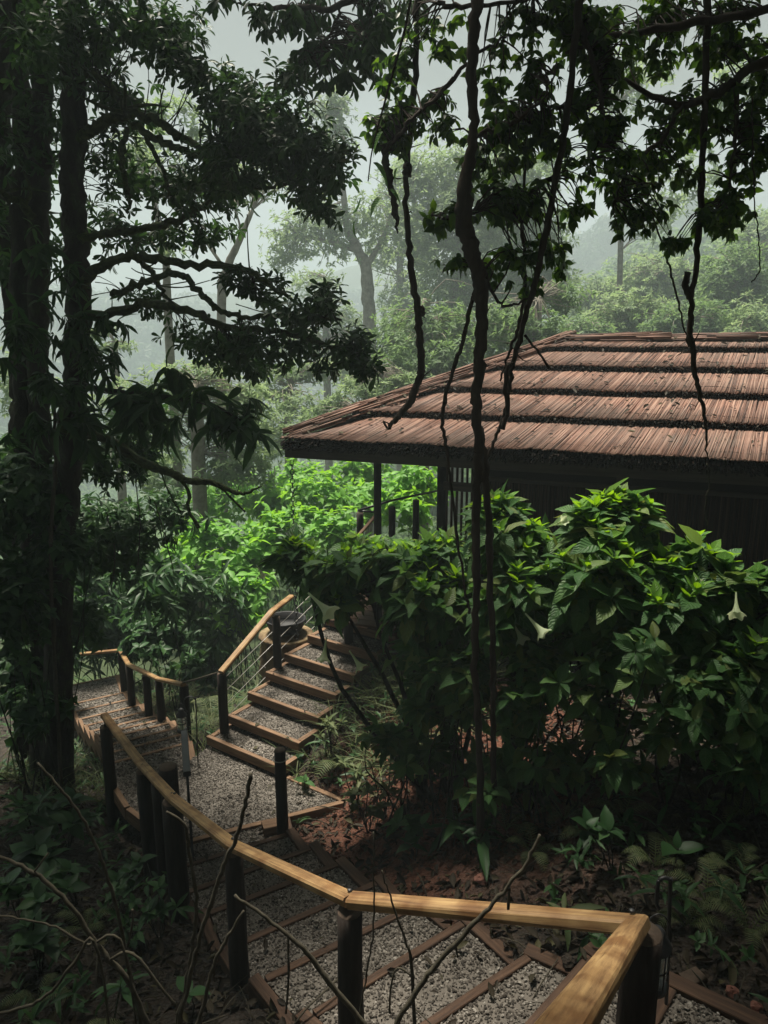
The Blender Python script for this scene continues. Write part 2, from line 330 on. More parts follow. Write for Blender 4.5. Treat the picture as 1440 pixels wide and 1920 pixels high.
# ---------------- step geometry (used by the terrain too) ----------------
LZ, RH = -4.4, .165
def up_steps():
    d = np.array([math.cos(R(-34.5)), math.sin(R(-34.5)), 0]); n = np.array([-d[1], d[0], 0])
    pk = [(386, 1381), (425, 1341), (463, 1298), (497, 1260), (532, 1226), (576, 1191)]; RU = .135
    pts = [atz(x, y, LZ + RU * (k + 1)) for k, (x, y) in enumerate(pk)]
    for k in (1, 2): pts.append(pts[5] + (pts[5] - pts[2]) / 3 * k)
    return [(p, d, n, 1.12 if k == 0 else 1.07) for k, p in enumerate(pts)]
# near flight: nosing lines (left, right) climbing towards the camera
NEAR = [((-1.80, 5.80), (-.98, 6.15)), ((-1.70, 5.30), (-.86, 5.72)), ((-1.48, 4.83), (-.61, 5.32)), ((-1.22, 4.43), (-.36, 4.92)), ((-.97, 3.95), (-.06, 4.52)),
        ((-.68, 3.55), (.20, 4.11)), ((-.36, 3.17), (.47, 3.78)), ((.02, 2.82), (.78, 3.36)), ((.45, 2.57), (1.06, 3.19)), ((.78, 2.2), (1.33, 2.84)), ((.96, 1.95), (1.80, 2.50)), ((1.0, 1.6), (1.95, 1.85)), ((.92, 1.2), (1.9, 1.3)), ((.85, .8), (1.85, .8))]
LW = np.array([-.866, -.5, 0]); RL = .13; LWID = .8
LR = [(-2.1, 7.14), (-2.25, 7.55), (-2.42, 7.97), (-2.59, 8.36), (-2.79, 8.72), (-2.99, 9.05), (-3.19, 9.38), (-3.43, 9.76), (-3.69, 10.18), (-3.97, 10.64), (-4.27, 11.11), (-4.72, 12.0)]
def left_steps():
    return [(np.array([*LR[k], LZ - RL * k - .01]), np.array([*LR[k + 1], LZ - RL * k - .01])) for k in range(11)]
LS = left_steps()
steps_poly = []
for p, d, n, W in up_steps(): steps_poly.append((np.array([p[:2], (p + d * W)[:2], (p + d * W + n * .35)[:2], (p + n * .35)[:2]]), p[2]))
for k in range(1, len(NEAR)):
    steps_poly.append((np.array([NEAR[k - 1][0], NEAR[k - 1][1], NEAR[k][1], NEAR[k][0]]), LZ + RH * (k - 1)))
for p, e in LS: steps_poly.append((np.array([p[:2], e[:2], (e + LW * LWID)[:2], (p + LW * LWID)[:2]]), p[2]))
LAND = np.array([(-1.80, 5.80), (-.98, 6.15), (-.34, 6.43), (-1.0, 6.80), (-1.96, 7.42), (-2.1, 7.14), (-2.78, 6.75), (-2.45, 6.32)])
steps_poly.append((LAND, LZ))
def inside(P, poly, grow=0.):
    c = poly.mean(0); poly = c + (poly - c) * (1 + grow)
    x, y = P[:, 0], P[:, 1]; ins = np.zeros(len(P), bool); n = len(poly); j = n - 1
    for i in range(n):
        xi, yi = poly[i]; xj, yj = poly[j]
        ins ^= ((yi > y) != (yj > y)) & (x < (xj - xi) * (y - yi) / (yj - yi + 1e-12) + xi); j = i
    return ins

# ---------------- terrain ----------------
CP = [(0, 0, -1.7), (-.1, 1.2, -2.15), (-.5, 2.2, -2.95), (-.75, 3.0, -3.5), (-1.1, 3.6, -3.75), (-1.5, 4.3, -4.0), (-1.95, 5.0, -4.3), (-2.3, 5.6, -4.5), (-3, 6.6, -4.75), (-3.7, 7.6, -5.0), (-4.6, 9, -5.6), (-6, 11.5, -6.3),
      (-3, 3, -3.7), (-2.6, 4.5, -4.1), (-4, 5, -4.1), (-4.2, 7, -4.5), (-8, 6, -4.0), (-8, 9, -5), (-6, 2, -3.5), (-2, 0, -2.6), (-6, -4, -2), (0, -4, -.8), (6, -3, -.6), (3, 0, -1.9), (1.4, 1.3, -2.35), (2.1, 1.0, -2.3),
      (2.2, 2.4, -2.95), (1.5, 3.3, -3.1), (2.6, 3.4, -3.0), (1.0, 3.9, -3.4), (.6, 4.4, -3.6), (1.5, 4.6, -3.3), (.2, 4.8, -3.9), (-.1, 5.4, -4.15), (-.3, 5.9, -4.35), (.5, 5.8, -3.75), (1.2, 5.6, -3.4), (2.5, 5, -3.1), (4, 4, -2.7), (5, 2, -2.2),
      (0, 6.6, -4.0), (-.5, 6.9, -4.3), (.2, 7.2, -3.6), (.8, 7.6, -3.35), (2, 8, -3.3), (4, 7, -3.1), (8, 6, -2.6), (.5, 10, -3.3), (-.7, 7.0, -4.3), (-2.0, 8.0, -4.65), (-1.7, 8.8, -4.6), (-2.3, 8.4, -4.8), (-3, 9.8, -5.6), (-4, 12, -6.1), (-1.2, 9.8, -4.7), (-1, 12, -5.2), (-2.6, 12.5, -5.9),
      (2, 14, -4.5), (6, 13, -3.5), (10, 12, -2.8), (-3, 18, -7.5), (2, 20, -7), (8, 20, -5), (15, 20, -3), (-12, 18, -8), (-5, 32, -12), (5, 32, -9), (14, 32, -4), (24, 32, -1), (-20, 35, -14), (0, 60, -18), (15, 58, -6), (26, 55, -.5), (40, 55, 4), (-40, 60, -20), (20, 80, -3), (34, 78, 6), (55, 78, 10), (24, 100, 4), (44, 105, 11),
      (-30, 110, -25), (0, 110, -20), (20, 130, -14), (60, 130, 6), (-10, 200, -25), (38, 190, -3), (62, 205, 27), (85, 200, 31), (48, 215, 18), (110, 180, 12), (-72, 215, 3), (-105, 215, 9), (-40, 215, -14), (-10, 300, 29), (-30, 300, 22), (-10, 8, -4), (-15, 0, -3), (15, 0, 0), (15, 8, -1.5), (-60, 20, -8), (60, 20, 2), (0, -30, 2), (-60, -30, 0), (60, -30, 2), (-200, 60, 0), (200, 60, 20), (-250, 400, 14), (-130, 400, 19), (-50, 400, 2), (-25, 400, 22), (-8, 400, 16), (10, 400, 4), (60, 400, 10), (150, 400, 20), (260, 400, 20), (-300, -60, 0), (300, -60, 0), (0, 450, 8)]
CP = np.array(CP, float); cc = .25
def kern(A, B): return np.sqrt(((A[:, None, :] - B[None]) ** 2).sum(-1) + cc * cc)
Kc = np.block([[kern(CP[:, :2], CP[:, :2]), np.ones((len(CP), 1))], [np.ones((1, len(CP))), np.zeros((1, 1))]])
WC = np.linalg.solve(Kc, np.append(CP[:, 2], 0))
def hgt(x, y, clampit=True):
    P = np.stack([np.ravel(x), np.ravel(y)], -1).astype(float); out = np.empty(len(P))
    for i in range(0, len(P), 20000): out[i:i + 20000] = kern(P[i:i + 20000], CP[:, :2]) @ WC[:-1] + WC[-1]
    d = np.hypot(P[:, 0], P[:, 1])
    out += .02 * np.sin(P[:, 0] * 7.1 + P[:, 1] * 3.3) * np.cos(P[:, 1] * 6.1 - P[:, 0] * 2) + np.minimum(d / 100, 1) * 1.5 * np.sin(P[:, 0] * .11) * np.cos(P[:, 1] * .09)
    if clampit:
        nr = d < 16
        for poly, z in steps_poly:
            m_ = nr & inside(P, poly, .10); out[m_] = np.minimum(out[m_], z - .07)
    return out
def h1(x, y): return float(hgt([x], [y])[0])
g = np.linspace(-1, 1, 420)
gx = np.sinh(g * 6.4) / np.sinh(6.4) * 320; gy = np.sinh(g * 6.2) / np.sinh(6.2) * 440 + 5
gy = gy[gy > -60]
GX, GY = np.meshgrid(gx, gy); GZ = hgt(GX, GY).reshape(GX.shape)
nr_, nc_ = GX.shape; V = np.stack([GX, GY, GZ], -1).reshape(-1, 3)
i = np.arange(nr_ - 1)[:, None] * nc_; j = np.arange(nc_ - 1)[None, :]
Q = np.stack([i + j, i + j + 1, i + nc_ + j + 1, i + nc_ + j], -1).reshape(-1, 4)
cenx = V[Q[:, 0]]; nearq = np.hypot(cenx[:, 0], cenx[:, 1]) < 14
mb = MB(); mb.add(V, Q); gr = mb.build('ground', M['soil']); tag(gr, kind='structure')
gr.data.materials.append(M['forest_floor']); gr.data.polygons.foreach_set('material_index', np.where(nearq, 0, 1).astype(np.int32))

# ---------------- gravel ----------------
ico_v = nz(np.array([(0, 1, 1.6), (0, -1, 1.6), (1.6, 0, 1), (-1.6, 0, 1), (1, 1.6, 0), (-1, 1.6, 0), (1, -1.6, 0), (-1, -1.6, 0)], float)); ico_t = np.array([(0, 3, 1), (0, 1, 2), (0, 4, 5), (0, 2, 4), (0, 5, 3), (1, 6, 2), (1, 7, 6), (1, 3, 7), (2, 6, 4), (3, 5, 7)])
def gravel(mb, poly, z, dens=6000, size=.0072, thin=1.):
    poly = np.asarray(poly, float)
    c = poly.mean(0); n = len(poly)
    V = [(*p, z) for p in poly] + [(*c, z + .004)]
    mb.add(V, None, [(i, (i + 1) % n, n) for i in range(n)])
    lo, hi = poly.min(0), poly.max(0); k = int(dens * thin * np.prod(hi - lo)); P = lo + rng.random((k, 2)) * (hi - lo); P = P[inside(P, poly)]
    k = len(P); s = size * (1 + rng.random(k) * 1.0 - .3); sh = rng.random((k, 3)) * .8 + .6
    a = rng.random(k) * 6.28; X = np.stack([np.cos(a), np.sin(a), rng.normal(0, .4, k)], -1); Nn = np.tile(UP, (k, 1)) + rng.normal(0, .6, (k, 3))
    X = nz(X); Z = nz(Nn - (Nn * X).sum(-1, keepdims=True) * X); Y = np.cross(Z, X)
    L = ico_v[None] * (s[:, None] * sh)[:, None, :] * np.array([1, .85, .7])
    W = L[..., 0:1] * X[:, None] + L[..., 1:2] * Y[:, None] + L[..., 2:3] * Z[:, None] + np.column_stack([P, z + rng.random(k) * .008])[:, None, :]
    o = (np.arange(k) * 8)[:, None, None]; mb.add(W.reshape(-1, 3), None, (ico_t[None] + o).reshape(-1, 3))
mb = MB(); gravel(mb, LAND, LZ); o = mb.build('gravel_path', M['gravel'], None, False); tag(o, kind='structure')
def board(mb, a, b, w_=.06, h=.15): sweep(mb, [np.array(a, float), np.array(b, float)], w_, h, .004)
ld = empty('landing_edging', (-1, 6.3, LZ), 'weathered timber boards edging the gravel landing between the flights of steps', 'edging')
for a, b_ in (((-1.83, 5.79), (-1.08, 6.11)), ((-.97, 6.16), (-.30, 6.45)), ((-.37, 6.41), (-1.0, 6.83)), ((-2.46, 6.30), (-1.86, 5.78)), ((-2.81, 6.77), (-2.48, 6.32))):
    mb = MB(); board(mb, (*a, LZ + .022), (*b_, LZ + .022), .055, .14); mb.build('board', M['timber_red'], ld)
mb = MB(); box(mb, (-1.02, 6.0, LZ + .03), (.2, .13, .1), R(20)); mb.build('end_block', M['timber_red'], ld)

# flight up to the pavilion
st = empty('garden_steps', (-1.5, 7.4, LZ), 'flight of wooden edged gravel steps climbing to the thatched pavilion', 'steps')
for k, (p, d, n, W) in enumerate(up_steps()):
    q = p + d * W; dep = .42; zz = np.array([0, 0, .0])
    mb = MB(); e = n * .03
    board(mb, p + e, q + e, .052, .10)
    board(mb, p + n * .06 + d * .035, p + n * dep + d * .03, .06, .10); board(mb, q + n * .06 - d * .035, q + n * dep - d * .03, .06, .10)
    s = mb.build('step', M['timber_red'], st)
    mb = MB(); e2 = n * .075; board(mb, p + e2 + d * .02 - UP * .101, q + e2 - d * .02 - UP * .101, .03, .07); mb.build('riser_shadow', M['post'], s)  # near-black strip set back, drawing the shadow gap under the front board
    mb = MB(); pl = [(p + d * .06 + n * .05)[:2], (q - d * .06 + n * .05)[:2], (q - d * .06 + n * dep)[:2], (p + d * .06 + n * dep)[:2]]
    gravel(mb, pl, p[2] - .018); mb.build('gravel_fill', M['gravel'], s, False)
# near flight
st = empty('garden_steps', (-.5, 4.3, -4.1), 'winding flight of broad gravel steps below the near handrail', 'steps')
for k in range(1, len(NEAR)):
    z = LZ + RH * (k - 1) + (0.012 if k == 1 else 0)
    a0, b0 = np.array([*NEAR[k - 1][0], z]), np.array([*NEAR[k - 1][1], z]); a1, b1 = np.array([*NEAR[k][0], z]), np.array([*NEAR[k][1], z])
    if k > 1:
        mb = MB(); board(mb, a0, b0, .05, .15)
    else: mb = MB()
    dr = nz(b0 - a0); al = nz(a1 - a0); bl = nz(b1 - b0)
    board(mb, b0 - bl * .05 + dr * .05 + UP * .004, b1 + dr * .05 - bl * .02 + UP * .004, .085, .13); board(mb, a0 - al * .05 - dr * .05 + UP * .004, a1 - dr * .05 - al * .02 + UP * .004, .07, .24)
    s = mb.build('step', M['timber'], st)
    mb = MB(); gravel(mb, [a0[:2], b0[:2], b1[:2], a1[:2]], z - .02); mb.build('gravel_fill', M['gravel'], s, False)
# flight down to the left
st = empty('garden_steps', (-3.2, 8.4, -5), 'narrow flight of gravel steps descending left among the dark trunks', 'steps')
for k, (p, e) in enumerate(LS):
    q = p + LW * LWID; f = e + LW * LWID; ld_ = nz(e - p)
    mb = MB(); board(mb, e - ld_ * .02, f - ld_ * .02, .045, .12)
    board(mb, p - LW * .04, e - LW * .04 + UP * .001, .09, .12); board(mb, q + LW * .03, f + LW * .03 + UP * .001, .05, .2)
    s = mb.build('step', M['timber_red'], st)
    mb = MB(); gravel(mb, [p[:2], e[:2], f[:2], q[:2]], p[2] - .018, 3000, .0105); mb.build('gravel_fill', M['gravel'], s, False)
# ---------------- handrails ----------------
def log_post(parent, p, top, r=.06, name='post', capm='cut', lean=(0, 0)):
    mb = MB(); b = np.array([p[0], p[1], min(p[2], top - .3)])
    tube(mb, [b, (b + np.array([p[0] + lean[0], p[1] + lean[1], top])) / 2, (p[0] + lean[0], p[1] + lean[1], top)], [r * 1.06, r, r * .97], 14, .03, 3)
    o = mb.build(name, M['post'], parent)
    mb = MB(); lathe(mb, (p[0] + lean[0], p[1] + lean[1], top), [(r * .93, -.004), (r * .9, .006), (.001, .008)], 14); mb.build('cut_top', M[capm], o); return o
RP = [(.02, .45, -.72), (.29, 1.0, -1.1), (.876, 2.2, -1.96), at(655, 1678, 2.78), at(435, 1578, 3.68), at(325, 1492, 4.65), at(265, 1428, 5.6), at(195, 1337, 6.75)]
RP = [np.array(p) for p in RP]
near = empty('handrail', (-.15, 2.8, -3.3), 'golden timber handrail on dark log posts crossing the foreground', 'handrail')
mb = MB(); sweep(mb, RP[:4][::1], .078, .05, .009); mb.build('rail', M['rail'], near)
mb = MB(); sweep(mb, RP[3:], .074, .046, .009); mb.build('rail', M['rail'], near)
def pin(mb, p, top): tube(mb, [(p[0], p[1], top), (p[0], p[1], top + .07)], .008, 6, 0, 0)
for P, rr, off in ((RP[2], .068, (.045, .02)), (RP[3], .058, (0, .0)), (RP[4], .055, (0, .02)), (RP[5], .075, (-.03, .06)), (at(265, 1432, 5.5), .058, (0, .02)), (at(292, 1455, 5.25), .055, (0, .04)), (RP[7] + np.array([.05, -.12, 0]), .058, (0, 0))):
    x, y = P[0] + off[0], P[1] + off[1]; z0 = h1(x, y) - .1
    log_post(near, (x, y, z0), P[2] - .085, rr); mb = MB(); pin(mb, (x, y), P[2] - .085); mb.build('pin', M['metal'], near)
for P in (RP[2], RP[3], RP[4], RP[5]):
    mb = MB(); lathe(mb, P + np.array([.0, .03, -.002]), [(.011, 0), (.011, .004), (.007, .007), (.001, .007)], 8); mb.build('bolt', M['metal'], near)
gp = empty('gate_post', (-1.72, 5.28, h1(-1.72, 5.28)), 'thick dark log post with cut top beside the grey gate', 'post')
log_post(gp, (-1.72, 5.28, h1(-1.72, 5.28) - .1), -3.30, .075, 'log')
# grey gate leaf seen nearly edge-on
G0, G1 = np.array([-1.66, 5.58]), np.array([-1.86, 6.25])
gt = empty('gate', (*G0, LZ + .05), 'open grey boarded gate leaf standing edge-on above the landing', 'gate')
dd = np.append(G1 - G0, 0); nn = nz(np.array([-dd[1], dd[0], 0]))
ztop, zb = -3.53, -4.33
mb = MB(); sweep(mb, [np.append(G0, ztop), np.append(G1, ztop)], .06, .05, .005); mb.build('top_rail', M['gate'], gt)
for k in range(9):
    a = np.append(G0, 0) + dd * (k + .04) / 9; b_ = np.append(G0, 0) + dd * (k + .94) / 9
    mb = MB(); sweep(mb, [np.array([a[0], a[1], ztop - .052 ]), np.array([b_[0], b_[1], ztop - .052 ])], .022, .82, .003); mb.build('board', M['gate'], gt)
# free standing post
fp = empty('bollard_post', (-.9, 5.9, LZ), 'single short dark log post with wire ring at the landing corner', 'post')
log_post(fp, (-.915, 5.86, LZ - .15), -3.50, .052, 'log')
mb = MB(); a = np.linspace(0, 6.3, 20); tube(mb, np.stack([-.915 + .066 * np.cos(a), 5.86 + .066 * np.sin(a), np.full(20, -3.58)], -1), .005, 5, 0, 0, cap=False); mb.build('wire_ring', M['cable'], fp)
# rail of the flight to the pavilion
ur = empty('handrail', (-1.85, 7.6, -4.2), 'pale timber handrail with steel cables beside the pavilion steps', 'handrail')
UPth = [at(413, 1258, 7.5), at(510, 1143, 8.3), at(547, 1115, 9.0)]
mb = MB(); sweep(mb, UPth, .08, .045, .01); mb.build('rail', M['rail'], ur)
pa = UPth[0] + np.array([0, .05, 0]); pb = at(517, 1148, 8.36)
for p in (pa, pb, at(612, 1110, 9.0)): log_post(ur, (p[0], p[1], h1(p[0], p[1]) - .2), p[2] - .06, .052)
for k in range(4):
    a = pa + UP * (-.14 - .16 * k); b_ = at(547, 1115, 9.0) + np.array([.30, .3, -.02 - .16 * k]); mb = MB(); tube(mb, [a, b_], .0035, 5, 0, 0); mb.build('cable', M['cable'], ur)
# far left rail
fr = empty('handrail', (-3, 9, -5), 'thin yellow handrail on dark posts following the descending left steps', 'handrail')
FP = [at(150, 1224, 11.3), at(225, 1217, 11.3), at(240, 1243, 10.2), at(296, 1270, 9.0), at(343, 1280, 8.2)]
mb = MB(); sweep(mb, FP, .07, .045, .01); mb.build('rail', M['rail'], fr)
for p in (FP[1], FP[2], at(272, 1262, 9.5), FP[3], FP[4]): log_post(fr, (p[0], p[1] + .03, h1(p[0], p[1]) - .2), p[2] - .05, .055)
mb = MB(); tube(mb, [FP[4] + UP * .0, (FP[4] + pa) / 2 - UP * .02, pa - UP * .03], .012, 6, .1, 2); mb.build('rope', M['twig'], fr)

# ---------------- basin, pedestal, rain chain ----------------
BX, BY = -1.27, 8.98
pd = empty('stone_pedestal', (BX, BY, -4.6), 'round mossy stone pedestal holding the black basin beside the steps', 'pedestal')
pz0, pz1 = -5.1, -3.70
mb = MB(); n = 40; a = np.arange(n) * 2 * math.pi / n; zs = np.linspace(pz0, pz1, 16); V = []
for q, z in enumerate(zs):
    r = .33 + .018 * np.sin(a * 5 + q * .9) + rng.normal(0, .010, n); V.append(np.stack([BX + r * np.cos(a), BY + r * np.sin(a), np.full(n, z)], -1))
V = np.concatenate(V); i = np.arange(15)[:, None] * n; j = np.arange(n)[None, :]; mb.add(V, np.stack([i + j, i + (j + 1) % n, i + n + (j + 1) % n, i + n + j], -1).reshape(-1, 4)); mb.build('drum', M['stone'], pd)
mb = MB(); lathe(mb, (BX, BY, pz1), [(.001, -.03), (.34, -.03), (.355, -.01), (.345, .015), (.25, .03), (.001, .052)], 40); mb.build('slab', M['stone'], pd)
bs = empty('basin', (BX, BY, pz1 + .05), 'round black basin catching rain below the roof corner', 'basin')
mb = MB(); lathe(mb, (BX, BY, pz1 + .052), [(.001, 0), (.17, 0), (.205, .03), (.235, .08), (.248, .145), (.266, .15), (.268, .168), (.254, .174), (.236, .166), (.222, .09), (.17, .035), (.001, .025)], 44); mb.build('bowl', M['bowl'], bs)
C0 = np.array([-1.08, 8.2, -1.3])   # corner of the eave, fascia bottom
def torus(mb, c, ax, r1=.022, r2=.005, el=1.5):
    a = np.linspace(0, 2 * math.pi, 13); h = np.array([math.cos(ax), math.sin(ax), 0]); P = [c + h * r1 * math.cos(t_) + UP * r1 * el * math.sin(t_) for t_ in a]; tube(mb, P, r2, 5, 0, 0, cap=False)
mb = MB(); z = C0[2]; k = 0; cxy = C0[:2] + np.array([.045, .02])
while z > pz1 + .30: torus(mb, np.array([*cxy, z - .03]), (k % 2) * 1.57); z -= .052; k += 1
o = mb.build('rain_chain', M['metal']); tag(o, 'black link rain chain hanging from the roof corner over the basin', 'chain')

# ---------------- pavilion ----------------
ang = R(-20.4); dW = np.array([math.cos(ang), math.sin(ang), 0]); nW = np.array([-dW[1], dW[0], 0])
pav = empty('pavilion', (1, 9, -3.3), 'thatched pavilion with tiered reed roof and dark reed walls behind the bushes', 'pavilion')
def W_(s, t_, z): return np.array([C0[0], C0[1], 0]) + dW * s + nW * t_ + UP * z
ez = -1.10; TR = 2.62; RZ = -.02; LEN = 8.5; slope = (RZ - ez) / TR
fas = MB(); sweep(fas, [W_(LEN, .02, -1.10), W_(-.03, .02, -1.10)], .035, .17, .004); fo = fas.build('fascia', M['fascia'], pav)
fas = MB(); sweep(fas, [W_(.02, 0.05, -1.10), W_(.02, 4.2, -1.10)], .035, .17, .004); fas.build('fascia', M['fascia'], pav)
mb = MB(); sweep(mb, [W_(LEN, .12, -1.24), W_(.1, .12, -1.24)], .10, .03, .004); mb.build('gutter_board', M['fascia'], pav)
# roof deck slab under the reeds
mb = MB(); e = .03
def rp(s, t_, dz=0): return W_(s, t_, ez + slope * t_ + dz)
A = rp(0, 0); B = rp(LEN, 0); Cc = rp(LEN, TR); D = rp(TR, TR); E = rp(TR + 0.0, TR); G = W_(0, 2 * TR, ez); H = rp(LEN, TR)
Gb = W_(LEN, 2 * TR, ez)
mb.add([A, B, Cc, D, G, Gb], [(0, 1, 2, 3), (3, 2, 5, 4)], [(0, 3, 4)]); mb.add(np.array([A, B, Gb, G]) - UP * .05, [(3, 2, 1, 0)])
rf = mb.build('roof', M['reed_dark'], pav)
def reeds(P0, P1, r):
    """many straight reeds at once, 5 sided"""
    n = len(P0); s = 5; T = nz(P1 - P0); X = nz(np.cross(T, np.array([.1, .2, 1.]))); Y = np.cross(T, X); a = np.arange(s) * 2 * math.pi / s
    ring = (np.cos(a)[None, :, None] * X[:, None] + np.sin(a)[None, :, None] * Y[:, None]) * r[:, None, None]
    V = np.concatenate([P0[:, None] + ring * 1.0, P1[:, None] + ring], 1).reshape(-1, 3); j = np.arange(s); q = np.stack([j, (j + 1) % s, s + (j + 1) % s, s + j], -1)
    o = (np.arange(n) * 2 * s)[:, None, None]; Q = (q[None] + o).reshape(-1, 4)
    t1 = np.array([(0, 2, 1), (0, 3, 2), (0, 4, 3), (5, 6, 7), (5, 7, 8), (5, 8, 9)]); return V, Q, (t1[None] + o).reshape(-1, 3)
rows = [0, .60, 1.20, 1.78, 2.30]
for k in range(5):
    t0 = rows[k] - .05 if k else -.09; t1 = (rows[k + 1] if k < 4 else TR) + .12; t1 = min(t1, TR + .02)
    smin = max(0, t0); n = int((LEN - smin) / .0115) * 2
    if k == 4: n = int(n * .8)
    n = int(n * 1.35); s = smin - .02 + (np.arange(n) + rng.random(n)) / n * (LEN - smin); lift = .05 + rng.random(n) * .012
    sl = rng.normal(0, .022, n) + np.clip(.5 - s * .075, .05, 1)
    e0 = t0 + rng.normal(0, .009, n) + .012 * np.sin(s * 5); e1 = np.minimum(t1 + 0 * s, np.maximum(s + .06, e0 + .05))
    base = np.array([C0[0], C0[1], 0])
    P0 = base + dW * (s)[:, None] + nW * e0[:, None] + UP * (ez + slope * e0 + lift + .055)[:, None]
    P1 = base + dW * (s + sl * (e1 - e0))[:, None] + nW * e1[:, None] + UP * (ez + slope * e1 + lift * .4)[:, None]
    V, Q, T = reeds(P0, P1, .0055 + rng.random(n) * .004); mb = MB(); mb.add(V, Q, T); row = mb.build('thatch_row', M['reed'], pav)
    # dark bristling butt ends below the edge
    n = int((LEN - smin) / .004); s = smin - .02 + rng.random(n) * (LEN - smin); e0 = t0 + .015 + rng.random(n) * .05
    z0 = ez + slope * e0 - .0 + rng.random(n) * .10 - (.03 if k == 0 else 0)
    P0 = base + dW * s[:, None] + nW * (e0 - .04 - rng.random(n) * .02)[:, None] + UP * (z0 - .015)[:, None]; P1 = base + dW * (s + rng.normal(0, .012, n))[:, None] + nW * (e0 + .08)[:, None] + UP * (z0 + .015)[:, None]
    V, Q, T = reeds(P0, P1, .006 + rng.random(n) * .006); mb = MB(); mb.add(V, Q, T); mb.build('reed_ends', M['reed_dark'], row)
    if k < 4:
        mb = MB(); ss = np.linspace(smin + .1, LEN, 60); tt = t0 + .12 + .012 * np.sin(ss * 9) + rng.normal(0, .006, 60)
        tube(mb, base + dW * ss[:, None] + nW * tt[:, None] + UP * (ez + slope * tt + .105)[:, None], .0028, 4, 0, 0); mb.build('tie_wire', M['reed_dark'], row)
    # left hip side
    n = int((2 * TR - 2 * smin) / .0125); s = smin + rng.random(n) * (2 * TR - 2 * smin); e0 = t0 + rng.normal(0, .012, n); lim = np.minimum(s, 2 * TR - s) + .05; e1 = np.minimum(t1, np.maximum(lim, e0 + .05))
    P0 = base + nW * s[:, None] + dW * e0[:, None] + UP * (ez + slope * e0 + .08)[:, None]; P1 = base + nW * s[:, None] + dW * e1[:, None] + UP * (ez + slope * e1 + .03)[:, None]
    V, Q, T = reeds(P0, P1, .006 + rng.random(n) * .004); mb = MB(); mb.add(V, Q, T); mb.build('thatch_row', M['reed'], pav)
def bundle(a, b, n, rad, name):
    t_ = rng.random((n, 1)); u_ = np.clip(t_ + .25 + rng.random((n, 1)) * .35, 0, 1.04); d_ = b - a; side = nz(np.cross(d_, UP)); x = rng.normal(0, 1, (n, 1)) * rad; z = rng.random((n, 1)) * .055 - np.abs(x) * slope * .9
    P0 = a + d_ * (t_ - .04) + side * x + UP * z; P1 = a + d_ * u_ + side * (x + rng.normal(0, .01, (n, 1))) + UP * (z + rng.normal(0, .008, (n, 1)))
    V, Q, T = reeds(P0, P1, .006 + rng.random(n) * .004); mb = MB(); mb.add(V, Q, T); mb.build(name, M['reed'], pav)
hip0 = W_(.0, .0, ez + .10); hip1 = W_(TR, TR, RZ + .05)
for q in range(4):
    a = hip0 + (hip1 - hip0) * q / 4 + UP * .0; b_ = hip0 + (hip1 - hip0) * (q + 1.12) / 4 + UP * .02; bundle(a + UP * .02, b_, 130, .07, 'hip_bundle')
for q in range(5):
    a = W_(TR - .1 + q * 1.2, TR, RZ + .05 + .01 * (q % 2)); b_ = W_(TR + 1.25 + q * 1.2, TR, RZ + .075 - .01 * (q % 2)); bundle(a, b_, 120, .055, 'ridge_bundle')
for s in np.arange(.5, LEN, .55):
    mb = MB(); sweep(mb, [W_(s, .04, -1.19), W_(s, .9, -1.19 + .86 * slope * .0 + .0)], .045, .07); mb.build('rafter', M['fascia'], pav)
# posts
DZ = -3.25
def vpost(s, t_, r, top=-1.28, name='post', m='post'):
    p = W_(s, t_, DZ); mb = MB(); tube(mb, [p, (p[0], p[1], top)], r, 12, .02, 0); return mb.build(name, M[m], pav)
def sAt(px, t_):   # where a sight line at column px meets the row t_ behind the eave
    q = ray(px, 920)[:2]; q = q / q[1]; o_ = C0[:2] + nW[:2] * t_; s = (q[0] * o_[1] - o_[0]) / (dW[0] - q[0] * dW[1]); return s
vpost(sAt(708, .5), .5, .045); vpost(sAt(828, .45), .45, .05)
# lattice screen between post and wall
tz = .45
for px in np.linspace(838, 885, 6):
    p = W_(sAt(px, tz), tz, DZ); mb = MB(); tube(mb, [p + UP * .3, (p[0], p[1], -1.28)], .014, 6, .02, 0); mb.build('screen_slat', M['reed_wall'], pav)
for z, h in ((-1.50, .10), (-2.45, .05)):
    mb = MB(); sweep(mb, [W_(sAt(833, tz), tz - .03, z), W_(sAt(905, tz), tz - .03, z)], .03, h); mb.build('screen_rail', M['fascia'], pav)
# walls: dark backing plus vertical reeds
s0 = sAt(893, tz)
mb = MB(); sweep(mb, [W_(s0, tz + .06, -1.26), W_(LEN, tz + .06, -1.26)], .06, 2.05); sweep(mb, [W_(s0 + .05, tz + .1, -1.27), W_(s0 + .05, 4.8, -1.27)], .06, 2.05); wl = mb.build('wall', M['reed_dark'], pav)
n = int((LEN - s0) / .014); s = s0 + np.arange(n) * .014 + rng.normal(0, .003, n); base = W_(0, tz + .02, 0)
P0 = base + dW * s[:, None] + UP * (-3.3 + rng.random(n) * .02)[:, None]; P1 = base + dW * (s + rng.normal(0, .006, n))[:, None] + UP * (-1.45 + rng.random(n) * .03)[:, None]
V, Q, T = reeds(P0, P1, .006 + rng.random(n) * .004); mb = MB(); mb.add(V, Q, T); mb.build('wall_reeds', M['reed_wall'], wl)
for z in (-1.42, -2.3): mb = MB(); sweep(mb, [W_(s0, tz - .015, z), W_(LEN, tz - .015, z)], .03, .05); mb.build('wall_batten', M['fascia'], wl)
for s in np.arange(s0, LEN, 1.45): mb = MB(); sweep(mb, [W_(s, tz - .02, -1.27), W_(s + .07, tz - .02, -1.27)], .05, 2.0); mb.build('wall_post', M['fascia'], wl)
